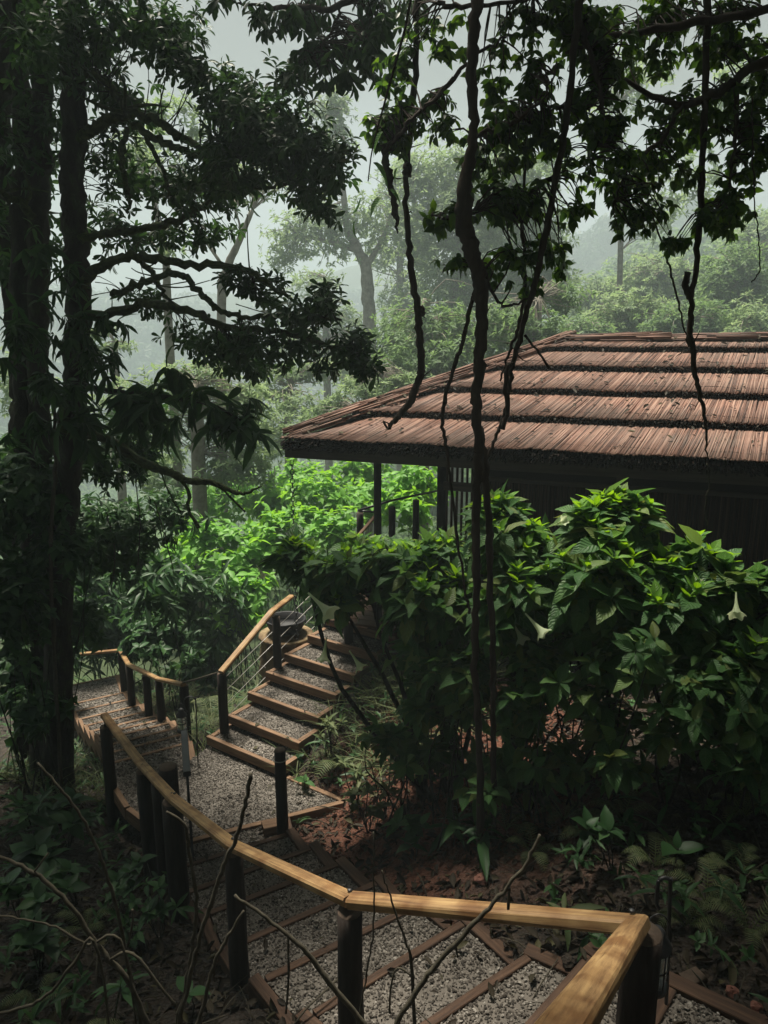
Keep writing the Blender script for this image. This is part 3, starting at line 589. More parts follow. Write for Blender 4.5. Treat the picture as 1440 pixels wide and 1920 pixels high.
# deck
mb = MB()
for q in range(16): sweep(mb, [W_(.35, .35 + q * .15, DZ), W_(s0 + .4, .35 + q * .15, DZ)], .14, .03)
mb.build('deck', M['timber'], pav)
for s, t_ in ((.5, .5), (.5, 2.5), (2.2, .5), (4.5, .6), (7, .6)):
    p = W_(s, t_, -5.2); mb = MB(); tube(mb, [p, (p[0], p[1], DZ - .03)], .06, 10, .02, 0); mb.build('stilt', M['post'], pav)
# deck balustrade posts and dark rail seen past the first post
bl = empty('deck_railing', at(675, 1000, 10.2), 'dark metal handrail on short log posts behind the pavilion corner', 'railing')
for px, py, Y in ((675, 962, 10.0), (735, 951, 10.3), (780, 938, 10.7)):
    p = at(px, py, Y); log_post(bl, (p[0], p[1], -3.6), p[2], .05)
mb = MB(); tube(mb, [at(672, 958, 10), at(703, 960, 10.1)], .016, 6, 0, 0); tube(mb, [at(672, 957, 10), at(740, 937, 10.4), at(826, 919, 11)], .018, 6, 0, 1); mb.build('rail', M['metal'], bl)
mb = MB(); sweep(mb, [at(672, 1002, 9.6), at(706, 963, 9.9)], .05, .03); mb.build('brace', M['timber_red'], bl)

# ---------------- lanterns on hooks ----------------
def lantern(c, s, label):
    t = empty('lantern', c, label, 'lantern'); c = np.array(c)
    mb = MB(); lathe(mb, c, [(.001, 0), (.055 * s, 0), (.055 * s, .02 * s), (.045 * s, .025 * s), (.001, .026 * s)], 20); mb.build('base', M['metal'], t)
    mb = MB(); lathe(mb, c, [(.042 * s, .026 * s), (.047 * s, .06 * s), (.047 * s, .15 * s), (.04 * s, .18 * s)], 20); mb.build('glass', M['glass'], t)
    mb = MB(); lathe(mb, c, [(.058 * s, .18 * s), (.055 * s, .195 * s), (.03 * s, .225 * s), (.03 * s, .245 * s), (.018 * s, .26 * s), (.001, .262 * s)], 20); mb.build('cap', M['metal'], t)
    for k in range(4):
        a = k * 1.57 + .4; x, y = math.cos(a) * .053 * s, math.sin(a) * .053 * s
        mb = MB(); tube(mb, [c + (x, y, .015 * s), c + (x, y, .19 * s)], .003 * s, 5, 0, 0); mb.build('cage_bar', M['metal'], t)
    mb = MB(); lathe(mb, c, [(.051 * s, .095 * s), (.055 * s, .1 * s), (.051 * s, .105 * s)], 20); mb.build('cage_ring', M['metal'], t)
    mb = MB(); a = np.linspace(0, math.pi, 12); tube(mb, [c + np.array([math.cos(q) * .055 * s, 0, .2 * s + math.sin(q) * .12 * s]) for q in a], .003 * s, 5, 0, 0); mb.build('handle', M['metal'], t)
    mb = MB(); lathe(mb, c + UP * .027 * s, [(.001, .06 * s), (.018 * s, .06 * s), (.018 * s, 0)], 12); mb.build('candle', M['flower'], t)
def hook(base, top, tipd, label, r=.007):
    base = np.array(base, float); top = np.array(top, float); d = np.array(tipd, float)
    P = [base, base * .5 + top * .5, top]; a = np.linspace(.3, math.pi, 7); c = top + d / 2
    P += [c - d / 2 * math.cos(q) + UP * np.linalg.norm(d) * .45 * math.sin(q) for q in a] + [top + d - UP * .09, top + d * .75 - UP * .12]
    mb = MB(); tube(mb, P, r, 7, .02, 3); o = mb.build('shepherd_hook', M['metal']); tag(o, label, 'hook')
p = at(367, 1385, 7.1); p[2] = h1(p[0], p[1]); q = at(367, 1315, 7.1)
hook(p - UP * .1, q, at(345, 1315, 7.0) - at(367, 1315, 7.0), 'thin black shepherd hook beside the lantern near the landing')
lantern(at(342, 1371, 7.05), 1.0, 'small black and glass lantern by the far end of the grey gate')
p = at(1253, 1845, 2.55); q = at(1257, 1655, 2.55)
hook(p - UP * .1, q, at(1234, 1700, 2.5) - at(1257, 1700, 2.5), 'tall black shepherd hook behind the handrail corner', .008)
lantern(at(1222, 1850, 2.42), 1.05, 'glass candle lantern behind the thick corner post at bottom right')

# ---------------- vegetation builders ----------------
def nearest_link(mb, tips, nodes, r0=.006, cap=400, sag=.03, dmax=.5):
    idx = rng.permutation(len(tips))[:cap]
    for i in idx:
        t_ = tips[i]; d = np.linalg.norm(nodes - t_, axis=1); j = np.argmin(d + rng.random(len(nodes)) * .1)
        if d[j] < .03 or d[j] > dmax: continue
        a = nodes[j]; m_ = (a + t_) / 2 + rng.normal(0, d[j] * .08, 3) + UP * sag * d[j]
        tube(mb, [a, m_, t_], [r0, r0 * .7, r0 * .35], 4, 0, 2, cap=False)
def blob(px, py, rx, ry, Y, dy=None):
    c = at(px, py, Y); f = c[1] * math.cos(PITCH) - c[2] * math.sin(PITCH); k = f / F
    return c, np.array([rx * k, (dy if dy else (rx + ry) / 2 * k), ry * k])
def foliage(blobs, tm, cover, m, L, mat, parent, name='crown', spread=1.1, grav=.35, clump=0, surf=.5, up=.5, stag=.25, aspect=.3):
    """cover: how many layers of leaves lie over a blob's outline"""
    mb = MB(); tips = []
    for b_ in blobs:
        c, r = blob(*b_[:5]); n = int(4.0 * cover * (b_[5] if len(b_) > 5 else 1) * math.pi * r[0] * r[2] / (L * L * aspect * m)) + 2
        P, D = ell(c, r, n, surf, clump if clump else max(4, n // 8)); rosettes(mb, tm, P, D * .6 + UP * up + rng.normal(0, .35, D.shape), m, L, spread, grav, stag); tips.append(P)
    o = mb.build(name, mat, parent); return np.concatenate(tips), o

def px_path(pts, Ys):
    if np.isscalar(Ys): Ys = [Ys] * len(pts)
    Ys = np.interp(np.linspace(0, 1, len(pts)), np.linspace(0, 1, len(Ys)), Ys)
    return np.array([at(x, y, Y) for (x, y), Y in zip(pts, Ys)])
def vine(name, pts, Ys, rad, label, cat='vine', m='liana', sides=10, bump=.13, extra=None, k=9, wob=.004, ground=False, group=None):
    P = px_path(pts, Ys)
    if ground: P[-1, 2] = h1(P[-1, 0], P[-1, 1]) - .05
    mb = MB(); rad = np.interp(np.linspace(0, 1, len(pts)), np.linspace(0, 1, len(np.atleast_1d(rad))), np.atleast_1d(rad))
    tube(mb, P, rad, sides, bump, k, wob)
    for e in (extra or []): tube(mb, px_path(e[0], e[1]), e[2], 6, bump, 4, wob)
    Q = smooth_path(P, np.ones(len(P)), 8)[0]
    for i in rng.integers(2, len(Q) - 2, max(2, len(Q) // 9)):
        if rad.max() > .008: d = nz(rng.normal(0, 1, 3)) * (.04 + .10 * rng.random()); tube(mb, [Q[i], Q[i] + d * .5 + rng.normal(0, .01, 3), Q[i] + d], [.005, .004, .0015], 4, .1, 2)
    o = mb.build(name, M[m]); tag(o, label, cat, group); return o, P

# ---------------- left forest tree: trunks, mossy limbs, crown ----------------
def trunk_tree(name, base, label, paths, limbs, blobs, tm, L, m, leafm, barkm='bark', mossm='moss', cover=2.3, links=350, group=None, cat='tree', **kw):
    t = empty(name, base, label, cat, group); nodes = []
    mb = MB()
    for P, r in paths:
        P = np.array(P); tube(mb, P, r, 18, .06, 12, .014); nodes.append(smooth_path(P, np.ones(len(P)), 8)[0])
    mb.build('trunk', M[barkm], t)
    if limbs:
        for P, r in limbs:
            mb = MB(); tube(mb, P, r, 8, .13, 7, .012); nodes.append(smooth_path(P, np.ones(len(P)), 8)[0])
            a = smooth_path(P, np.ones(len(P)), 8)[0]
            for i in rng.integers(3, len(a), 5):   # side twigs
                d = rng.normal(0, 1, 3); d[2] = abs(d[2]) * .3; e = a[i] + nz(d) * (.2 + rng.random() * .35); tube(mb, [a[i], (a[i] + e) / 2 + rng.normal(0, .03, 3), e], [r[-1] * .7, r[-1] * .5, .004], 5, .1, 3)
            mb.build('limb', M[mossm], t)
    if blobs:
        tips, cr = foliage(blobs, tm, cover, m, L, M[leafm], t, **kw)
        if links:
            mb = MB(); nearest_link(mb, tips, np.concatenate(nodes), .007 * L / .12, links); mb.build('twigs', M[barkm], cr)
    return t
Y0 = 7.2
main_b = [(470, 215, 120, 60, 6.8), (400, 170, 60, 50, 6.9, .8), (560, 270, 80, 60, 6.6), (440, 320, 130, 50, 7.0), (345, 350, 90, 50, 7.4, .8), (590, 330, 60, 45, 6.6), (545, 165, 60, 30, 6.7, .8), (640, 320, 40, 60, 6.4, .6), (500, 260, 120, 60, 6.7, .7), (610, 390, 40, 25, 6.5, .6),
          (230, 300, 60, 80, 7.6, .6), (240, 180, 70, 50, 7.4, .8), (380, 430, 50, 35, 7.5, .8), (300, 440, 60, 35, 7.8, .5), (220, 440, 60, 60, 7.9, .6), (280, 340, 60, 40, 8, .6)]
low_b = [(470, 535, 70, 30, 6.5), (560, 585, 90, 28, 6.1), (620, 555, 45, 30, 5.9), (520, 640, 80, 35, 6.2), (430, 640, 70, 45, 6.7), (640, 660, 60, 45, 5.9), (690, 680, 40, 30, 5.8, .8), (360, 640, 50, 40, 7.2, .7), (455, 690, 60, 25, 7), (270, 570, 60, 30, 7.6, .5)]
top_b = [(200, 40, 130, 60, 7), (330, 90, 55, 60, 6.9), (290, 40, 90, 45, 7.2), (360, 120, 30, 30, 6.9, .8), (80, 80, 80, 90, 6.6, .4), (180, 110, 60, 50, 7.3, .7), (100, 220, 50, 90, 7.8, .3), (110, 350, 60, 120, 8.4, .3)]
def pp(pts, Ys): return px_path(pts, Ys)
limbsA = [(pp([(150, 130), (190, 148), (220, 185), (240, 218)], [7.2, 7.1]), [.045, .04, .035, .03]),
          (pp([(150, 262), (175, 240), (210, 222), (250, 214), (305, 232), (335, 256), (400, 280), (450, 292), (500, 290)], [7.2, 7.0]), [.05, .05, .045, .04, .038, .034, .028, .02, .012]),
          (pp([(248, 230), (300, 265), (360, 288), (420, 318), (470, 350), (540, 345)], [7.1, 7.0]), [.035, .034, .03, .025, .02, .01]),
          (pp([(150, 450), (205, 436), (260, 430), (320, 418), (375, 388), (425, 352), (460, 320), (485, 290)], [7.2, 7.4]), [.04, .038, .034, .032, .028, .024, .018, .01]),
          (pp([(150, 535), (190, 500), (245, 480), (320, 488), (400, 496), (450, 505), (500, 530), (560, 570)], [7.2, 6.1]), [.05, .045, .04, .036, .032, .028, .02, .01]),
          (pp([(210, 552), (260, 535), (315, 514), (350, 524), (385, 560), (420, 585), (480, 595), (560, 590), (640, 600)], [7.1, 5.9]), [.03, .03, .03, .028, .026, .022, .018, .014, .008]),
          (pp([(245, 478), (280, 505), (300, 540), (318, 562)], [7.1, 7.0]), [.03, .028, .02, .012]),
          (pp([(238, 240), (226, 285), (232, 330), (242, 370), (240, 400)], [7.1, 7.0]), [.022, .03, .022, .018, .01]),
          (pp([(150, 600), (230, 580), (320, 574), (420, 612), (520, 622), (600, 640), (680, 660)], [7.2, 5.8]), [.05, .042, .036, .03, .024, .018, .008]),
          (pp([(275, 258), (290, 290), (310, 330), (312, 370)], [7.1, 7.1]), [.022, .022, .016, .008])]
bA = at(105, 1370, 7.4); bA[2] = h1(bA[0], bA[1])
def trunkpx(pts, Ys): P = px_path(pts, Ys); P[-1, 2] = h1(P[-1, 0], P[-1, 1]) - .15; return P
trunk_tree('forest_tree', bA, 'dark forest tree with long mossy limbs reaching right over the steps', [(trunkpx([(128, -260), (132, 0), (138, 200), (138, 400), (146, 560), (138, 720), (128, 900), (112, 1100), (95, 1380)], [7.2, 7.4]), [.095, .10, .105, .108, .115, .115, .115, .125, .17])], limbsA, main_b + low_b + top_b, OBOV, .10, 7, 'tree_leaf', cover=1.8, links=900, spread=1.15, grav=.35, clump=0, up=.3)
trunk_tree('forest_tree', at(60, 1360, 8), 'thick dark trunk rising left of the limbed tree, wrapped in climbers', [(trunkpx([(78, -260), (76, 0), (78, 250), (72, 450), (72, 700), (80, 900), (92, 1100), (84, 1350)], [7.9, 7.9]), [.09, .095, .10, .10, .105, .11, .13, .17]), (trunkpx([(30, -260), (36, 0), (42, 250), (40, 450), (44, 700), (50, 900), (68, 1100), (70, 1350)], [8.1, 7.9]), [.085, .09, .095, .10, .11, .12, .13, .16])],
           [(pp([(72, 420), (40, 380), (-20, 350)], [7.9, 7.5]), [.05, .04, .03])], [(30, 60, 70, 90, 7.4, .6), (10, 250, 50, 100, 7.6, .5)], LANCE, .135, 7, 'tree_leaf', cover=1.8, links=60)
trunk_tree('forest_tree', at(10, 1300, 8.5), 'slim dark trunk at the left edge of the picture', [(trunkpx([(20, -260), (8, 100), (4, 300), (14, 500), (30, 700), (32, 850), (22, 1050), (30, 1320)], [8.6, 8.6]), [.09, .09, .09, .08, .075, .075, .08, .1])], [], [(-10, 450, 40, 90, 8, .4)], LANCE, .13, 7, 'tree_leaf', cover=1.5, links=0)
# low mossy bough with hanging twigs
vine('mossy_bough', [(120, 800), (190, 820), (265, 865), (315, 885), (355, 902), (400, 905), (450, 925), (490, 912)], [7.2, 6.9], [.06, .05, .045, .04, .034, .028, .018, .008], 'mossy crooked bough reaching low across the bright clearing', 'branch', 'moss', extra=[(([(340, 900), (354, 925), (353, 955), (372, 990)]), 7.0, .018), ([(400, 905), (430, 930), (460, 960)], 6.95, .01), ([(300, 880), (320, 930), (340, 960)], 7.05, .008)], bump=.15)
sh = empty('leafy_bough', at(300, 760, 6.8), 'leafy bough with long drooping glossy leaves hanging left of centre', 'branch')
mb = MB(); tube(mb, px_path([(130, 720), (220, 735), (320, 745), (400, 760), (470, 800)], [7.2, 6.5]), [.04, .03, .022, .016, .006], 7, .1, 4); mb.build('limb', M['bark'], sh)
foliage([(300, 735, 70, 35, 6.8), (380, 765, 80, 45, 6.6), (450, 800, 50, 35, 6.5), (230, 760, 60, 45, 6.9), (330, 700, 40, 22, 6.7, .7), (150, 790, 50, 60, 6.8, .6)], LONG, 1.9, 6, .26, M['dark_leaf'], sh, 'leaves', 1.1, .8, up=.2)
sh = empty('drooping_foliage', at(120, 620, 6.9), 'dark drooping leaf sprays wrapping the big trunks', 'climber')
foliage([(60, 600, 60, 60, 6.9, .8), (150, 620, 60, 60, 7.0, .8), (120, 520, 50, 30, 7, .5), (190, 690, 60, 50, 7.0, .9), (100, 760, 90, 60, 6.9), (60, 460, 50, 40, 6.8, .5), (20, 640, 40, 70, 6.8, .7), (200, 600, 60, 25, 7, .6)], LONG, 1.2, 6, .17, M['dark_leaf'], sh, 'leaves', 1.1, .8, up=.1)
# thicket below the big trees, each a shrub
TH = [((0, 0), [(200, 860, 90, 70, 8.2), (260, 800, 60, 50, 8.2)], 'tangled dark thicket of small leaves between trunk and mossy bough', LANCE, .13),
      ((90, 960), [(60, 930, 90, 90, 7.4), (110, 1030, 70, 60, 7.3)], 'shadowy bushy thicket against the base of the trunks', OVATE, .12),
      ((230, 1000), [(230, 980, 90, 70, 8.6), (330, 960, 60, 50, 9, .7)], 'dark shrub with hanging stems at the edge of the bright clearing', LANCE, .14),
      ((20, 1150), [(20, 1120, 70, 100, 6.9)], 'dense dark shrub at the left edge below the trunks', OVATE, .13),
      ((330, 1130), [(330, 1110, 110, 55, 10.2), (270, 1060, 80, 50, 10.2), (420, 1160, 50, 40, 10.4, .8)], 'shrub with long glossy dark leaves beside the far left rail', LONG, .27),
      ((190, 1130), [(190, 1120, 80, 80, 12.8), (150, 1050, 60, 60, 12.5)], 'broad dark leafy shrub behind the descending steps', LONG, .24),
      ((250, 1190), [(230, 1190, 110, 40, 13.2), (380, 1200, 60, 35, 11)], 'low dark bush just behind the far rail', LONG, .22)]
TH += [((0, 0), [(190, 1010, 90, 60, 9.0), (140, 1160, 60, 60, 8.8)], 'dim thicket behind the trunk bases, above the left steps', OVATE, .13),
       ((0, 0), [(310, 1190, 90, 45, 11.2), (360, 1250, 60, 35, 10.4, .8)], 'dark broad bush between the far rail and the bright shrubs', OVATE, .16),
       ((0, 0), [(180, 1190, 90, 50, 12.6), (90, 1230, 60, 60, 10.5)], 'black green bush beyond the lowest landing', LANCE, .18),
       ((0, 0), [(30, 1000, 60, 70, 9.5), (20, 880, 60, 70, 10)], 'deep shaded bush behind the leftmost trunk', OVATE, .15),
       ((0, 0), [(250, 1120, 80, 50, 13), (330, 1080, 60, 50, 13)], 'dark thicket under the mossy bough left of the lime shrub', LANCE, .17),
       ((0, 0), [(30, 1270, 60, 60, 7.6), (60, 1340, 60, 40, 7.0, .8)], 'low dark bush hugging the root of the thick left trunk', OVATE, .13)]
def shrub(base, blobs, label, tm, L, mat, cover=2.2, m=7, grav=.45, name='shrub', cat='shrub', group=None, stems=6, spread=1.2, up=.5, aspect=.3, r0=.009):
    c = blob(*blobs[0][:5])[0]; zb = h1(c[0], c[1]); t = empty(name, (c[0], c[1], zb), label, cat, group)
    tips, fo_ = foliage(blobs, tm, cover, m, L, mat, t, 'foliage', spread, grav, up=up, aspect=aspect)
    mb = MB(); b0 = np.array([c[0], c[1], zb - .03])
    for i in rng.permutation(len(tips))[:stems]:
        e = tips[i]; b_ = b0 + np.array([*rng.normal(0, .12, 2), 0]); md = b_ * .45 + e * .55 + np.array([*rng.normal(0, .06, 2), .1]); tube(mb, [b_, (b_ + md) / 2 + rng.normal(0, .03, 3), md, e], [r0, r0 * .8, r0 * .6, r0 * .3], 5, .08, 3)
    if stems: mb.build('stems', M['bark'], t)
    return t, tips
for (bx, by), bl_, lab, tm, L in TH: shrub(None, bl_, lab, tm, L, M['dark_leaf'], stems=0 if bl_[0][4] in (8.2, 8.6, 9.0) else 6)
# bright understory plants of the clearing: lobed leaves as small whorls
BR = [([(430, 1060, 80, 50, 11.5), (400, 1010, 60, 40, 12)], 'brightest lime green shrub, lit by the sun left of the basin'),
      ([(360, 1000, 60, 35, 13.5), (330, 1040, 40, 30, 12.5)], 'light green leafy plant at the left of the clearing'),
      ([(470, 1110, 50, 40, 10.8), (440, 1150, 50, 40, 10.6, .7)], 'bright green shrub immediately behind the pale stair rail'),
      ([(520, 1000, 60, 45, 12), (560, 970, 50, 30, 12.4)], 'light green shrub under the rain chain'),
      ([(600, 930, 70, 45, 13.5), (640, 1000, 60, 40, 12)], 'leafy green shrub seen under the eave left of the veranda post'),
      ([(560, 905, 60, 40, 16), (500, 940, 60, 50, 15)], 'yellow green bush beyond the roof corner'),
      ([(770, 905, 70, 40, 14), (760, 950, 60, 40, 13)], 'pale leafed bush framed between the two veranda posts'),
      ([(670, 890, 60, 35, 16), (700, 930, 50, 40, 14)], 'broad green bush behind the left veranda post'),
      ([(430, 930, 50, 50, 16), (370, 950, 40, 40, 17, .7)], 'soft green bush at the misty edge of the clearing')]
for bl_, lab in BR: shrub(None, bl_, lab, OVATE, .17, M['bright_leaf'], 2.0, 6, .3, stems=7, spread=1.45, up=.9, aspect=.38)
# yellow-green plant left edge of the far thicket
# ---------------- climbing and hanging vines ----------------
L1, P1 = vine('woody_liana', [(905, -250), (893, 0), (885, 130), (888, 250), (872, 340), (870, 420), (888, 480), (903, 540), (903, 640), (893, 740), (898, 840), (893, 950), (893, 1100), (890, 1250), (898, 1380), (905, 1500)], 4.6, [.034, .034, .029, .026, .038, .052, .047, .04, .036, .031, .029, .026, .024, .023, .023, .026], 'thickest liana trunk hanging in front of the roof right of centre', sides=12, ground=True)
vine('woody_liana', [(898, 800), (908, 870), (915, 960), (920, 1100), (924, 1250), (925, 1400), (930, 1470)], 4.7, [.03, .026, .022, .02, .02, .022], 'slender stem running close beside the thickest liana over the bush', ground=True)
vine('hanging_vine', [(790, -250), (783, 0), (775, 200), (762, 320), (765, 450), (780, 560), (788, 640), (788, 700), (770, 750), (745, 785), (727, 803)], 5.2, [.02, .02, .02, .018, .02, .024, .026, .026, .024, .02, .012], 'bare hanging vine ending in a crooked tip over the left roof slope', extra=[([(765, 310), (762, 330)], 5.2, .03), ([(788, 575), (795, 590)], 5.2, .02), ([(727, 803), (718, 790)], 5.2, .008)])
vine('hanging_vine', [(887, 555), (868, 640), (842, 720), (830, 780), (838, 850), (850, 950), (868, 1080), (880, 1150)], [4.65, 4.8], [.012, .014, .012, .01, .009, .01], 'thin curved vine swinging left of the thickest liana')
vine('hanging_vine', [(1095, -250), (1085, 0), (1065, 200), (1045, 320), (1015, 480), (985, 600), (962, 680), (950, 760), (925, 830), (895, 895)], 4.9, [.024, .022, .02, .02, .02, .018, .016, .012, .01, .007], 'long slanting vine crossing the sky right of the thick liana', extra=[([(984, 628), (1005, 655), (1030, 690)], 4.9, .008), ([(955, 680), (948, 720), (952, 770), (942, 805)], 4.88, .016)])
vine('hanging_vine', [(1000, 150), (985, 300), (978, 420), (985, 500), (975, 600), (955, 660), (938, 715)], 5.0, [.009, .009, .011, .012, .01, .006], 'thin vine hanging between the thick liana and the slanting vine')
vine('hanging_vine', [(1330, -200), (1325, 130), (1320, 250), (1310, 450), (1297, 560), (1295, 640), (1308, 720), (1322, 780), (1326, 860)], 5.2, [.022, .022, .022, .02, .018, .02, .016, .012, .004], 'rough vine hanging over the right part of the roof', extra=[([(1290, 510), (1286, 535), (1294, 560)], 5.2, .022)])
vine('hanging_vine', [(1215, 380), (1250, 480), (1270, 560), (1292, 650)], 5.25, [.006, .007, .007, .005], 'wire thin vine leaning into the rough vine on the right')
vine('hanging_vine', [(1325, 870), (1330, 910), (1322, 945), (1326, 985)], 5.3, [.005, .005, .003], 'pale curled tendril dangling before the dark reed wall', m='twig')
vine('hanging_vine', [(720, 270), (728, 330), (742, 400), (745, 438)], 5.0, [.02, .024, .016, .004], 'short mossy dead vine stub hanging near top centre', bump=.3)
vine('hanging_vine', [(1410, 180), (1412, 330), (1420, 430), (1425, 500), (1410, 530)], 5.0, .004, 'hair thin vine near the right edge of the sky')
vine('woody_liana', [(98, 700), (104, 850), (96, 1000), (98, 1150), (92, 1300)], 6.9, [.016, .018, .02], 'pale grey vine stem running down the front of the left trunk', m='twig', ground=True)
for (pts, Y, lab) in (([(200, 960), (215, 1040), (208, 1110)], 8.2, 'thin dangling stem left of the clearing'), ([(255, 900), (262, 980), (258, 1060)], 7.8, 'thin dangling stem below the mossy bough'), ([(290, 940), (310, 1010), (325, 1070)], 8, 'thin curved stem crossing the bright shrub')):
    vine('hanging_vine', pts, Y, .006, lab)
# canopy trees of the right side: limbs come in from trunks out of view
def canopy(label, limbs, blobs, L=.07, m=5, cover=1.3, leafm='climb_leaf', tm=OVATE, trunk=None, name='canopy_tree', **kw):
    c = blob(*blobs[0][:5])[0]; t = empty(name, c, label, 'tree' if trunk is not None else 'climber'); nodes = []
    if trunk is not None: mb = MB(); tube(mb, trunk[0], trunk[1], 14, .05, 4); mb.build('trunk', M['bark'], t)
    for P, r in limbs: mb = MB(); tube(mb, P, r, 7, .12, 6, .008); nodes.append(smooth_path(P, np.ones(len(P)), 8)[0]); mb.build('limb', M['liana'], t)
    tips, cr = foliage(blobs, tm, cover, m, L, M[leafm], t, aspect=.36, **kw)
    mb = MB(); nearest_link(mb, tips, np.concatenate(nodes), .006, 260, .15); mb.build('twigs', M['liana'], cr); return t
tR = np.array([(4.6, 5.4, h1(4.6, 5.4) - .2), (4.5, 5.3, 0), (4.3, 5.2, 3), (4.0, 5.2, 6.5)])
canopy('broad leaved tree whose crooked boughs fill the upper right corner', [(pp([(1700, 60), (1440, 118), (1380, 150), (1330, 180), (1280, 195), (1210, 175), (1090, 82)], [5.2, 5.2]), [.045, .036, .03, .026, .022, .018, .008]), (pp([(1700, -60), (1440, 20), (1250, 52), (1130, 72), (1060, 100)], [5.2, 5.0]), [.036, .027, .022, .016, .008]), (pp([(1280, 195), (1240, 260), (1180, 320), (1150, 380)], [5.2, 5.1]), [.018, .014, .01, .006]), (pp([(1380, 150), (1380, 260), (1360, 380)], [5.2, 5.3]), [.018, .014, .006])],
       [(1290, 230, 90, 70, 5.4), (1370, 60, 90, 60, 5.4), (1250, 20, 80, 40, 5.4), (1400, 290, 60, 80, 5.3), (1370, 390, 50, 50, 5.3), (1200, 330, 90, 50, 5.3), (1200, 405, 55, 40, 5.2), (1260, 455, 42, 20, 5.2), (1330, 420, 35, 30, 5.2, .7), (1220, 110, 70, 40, 5.6, .8), (1420, 180, 50, 60, 5.5), (1130, 30, 70, 40, 5.5, .9)], trunk=(tR, [.2, .17, .15, .12]), spread=1.2, grav=.8, up=.2)
canopy('leafy climber hanging in clumps on the slanting vine', [(pp([(1085, 40), (1120, 150), (1130, 230), (1110, 300)], 5.0), [.02, .016, .012, .006]), (pp([(1065, 200), (1000, 215), (940, 230)], 4.95), [.014, .01, .005]), (pp([(1040, 330), (980, 370), (930, 400)], 4.95), [.012, .01, .005])],
       [(1130, 130, 60, 70, 5.1), (1080, 180, 40, 50, 5.1, .8), (1100, 20, 50, 40, 5.1, .8), (1050, 480, 30, 30, 5, .6), (1120, 230, 60, 40, 5.0), (1150, 290, 50, 35, 5.0, .8), (1080, 320, 30, 60, 4.95, .7), (1070, 400, 25, 50, 5.0, .6), (970, 380, 60, 60, 5.0), (1010, 460, 40, 40, 5.0, .7), (1000, 530, 30, 40, 5.0, .5), (1080, 60, 40, 60, 5.1, .8)], spread=1.2, grav=.8, up=.2)
canopy('leafy climber massed around the thickest liana', [(pp([(720, 290), (760, 240), (790, 205), (850, 150), (890, 105), (950, 70)], [4.9, 4.7]), [.012, .013, .012, .014, .012, .006]), (pp([(885, 260), (940, 240), (1000, 200), (1040, 140)], 4.7), [.014, .012, .009, .005]), (pp([(900, 500), (940, 570), (990, 560)], 4.7), [.012, .01, .006]), (pp([(890, 400), (840, 410), (810, 400)], 4.65), [.01, .007, .004]), (pp([(820, 5), (880, 12), (1000, -5)], 4.8), [.014, .014, .01])],
       [(960, 215, 70, 35, 4.9), (910, 240, 50, 40, 4.8), (1010, 150, 50, 40, 5.0, .8), (840, 240, 45, 25, 4.8, .9), (760, 230, 50, 50, 5.0, .9), (720, 250, 40, 50, 5.0), (905, 300, 50, 30, 4.8, .8), (920, 380, 45, 50, 4.8, .9), (860, 400, 45, 30, 4.7), (860, 490, 48, 16, 4.7, .7), (940, 490, 35, 40, 4.8, .8), (980, 80, 60, 50, 5.1, .7), (1040, 40, 50, 40, 5.1, .7), (850, 60, 60, 40, 5.3, .5), (930, 140, 50, 40, 5.2, .6), (760, 100, 50, 50, 5.2, .8), (800, 180, 40, 30, 5.1, .7), (1030, 250, 40, 50, 5, .7), (960, 300, 50, 40, 5, .7), (735, 180, 35, 25, 5, .6)], spread=1.2, grav=.8, up=.2)
canopy('overhanging bough with slim drooping leaves at the top centre', [(pp([(900, -200), (740, -60), (640, 10), (560, 15), (470, 10), (440, 5)], [6, 6.2]), [.06, .04, .024, .018, .01, .005]), (pp([(640, 10), (620, 60), (590, 110)], 6.1), [.012, .01, .005])],
       [(560, 20, 90, 35, 6.2), (640, 70, 60, 50, 6.1), (580, 80, 50, 45, 6.1, .8), (700, 30, 60, 50, 6.1), (690, 90, 40, 40, 6.0, .9), (720, 70, 40, 50, 6.0, .9), (655, 120, 30, 30, 6.0, .7), (610, 130, 35, 30, 6.1, .6), (500, 50, 40, 40, 6.2, .5), (412, 8, 30, 14, 6.2, .7), (770, 20, 40, 40, 6, .6)], tm=OBOV, L=.12, leafm='tree_leaf', spread=1.2, grav=1.0, up=.1)
sh = empty('hanging_spray', at(700, 300, 3.9), 'few large lobed leaves hanging close to the camera at centre', 'climber')
mb = MB(); tube(mb, px_path([(780, -200), (770, 0), (730, 160), (700, 270), (690, 340)], 4.0), [.008, .007, .006, .004, .003], 5, .1, 3); mb.build('stem', M['liana'], sh)
mb = MB()
for px, py, L in ((708, 262, .13), (690, 320, .15), (665, 385, .10), (705, 385, .13), (655, 430, .09), (735, 330, .09), (720, 370, .1)):
    a = rng.random() * 6.28; place(mb, OVATE, np.array([at(px + 10, py - 15, 4.0)]), np.array([[math.cos(a) * .9, .4, -.6]]), np.array([[math.sin(a) * .6, -.5, .7]]), L)
mb.build('leaves', M['brug_leaf'], sh)

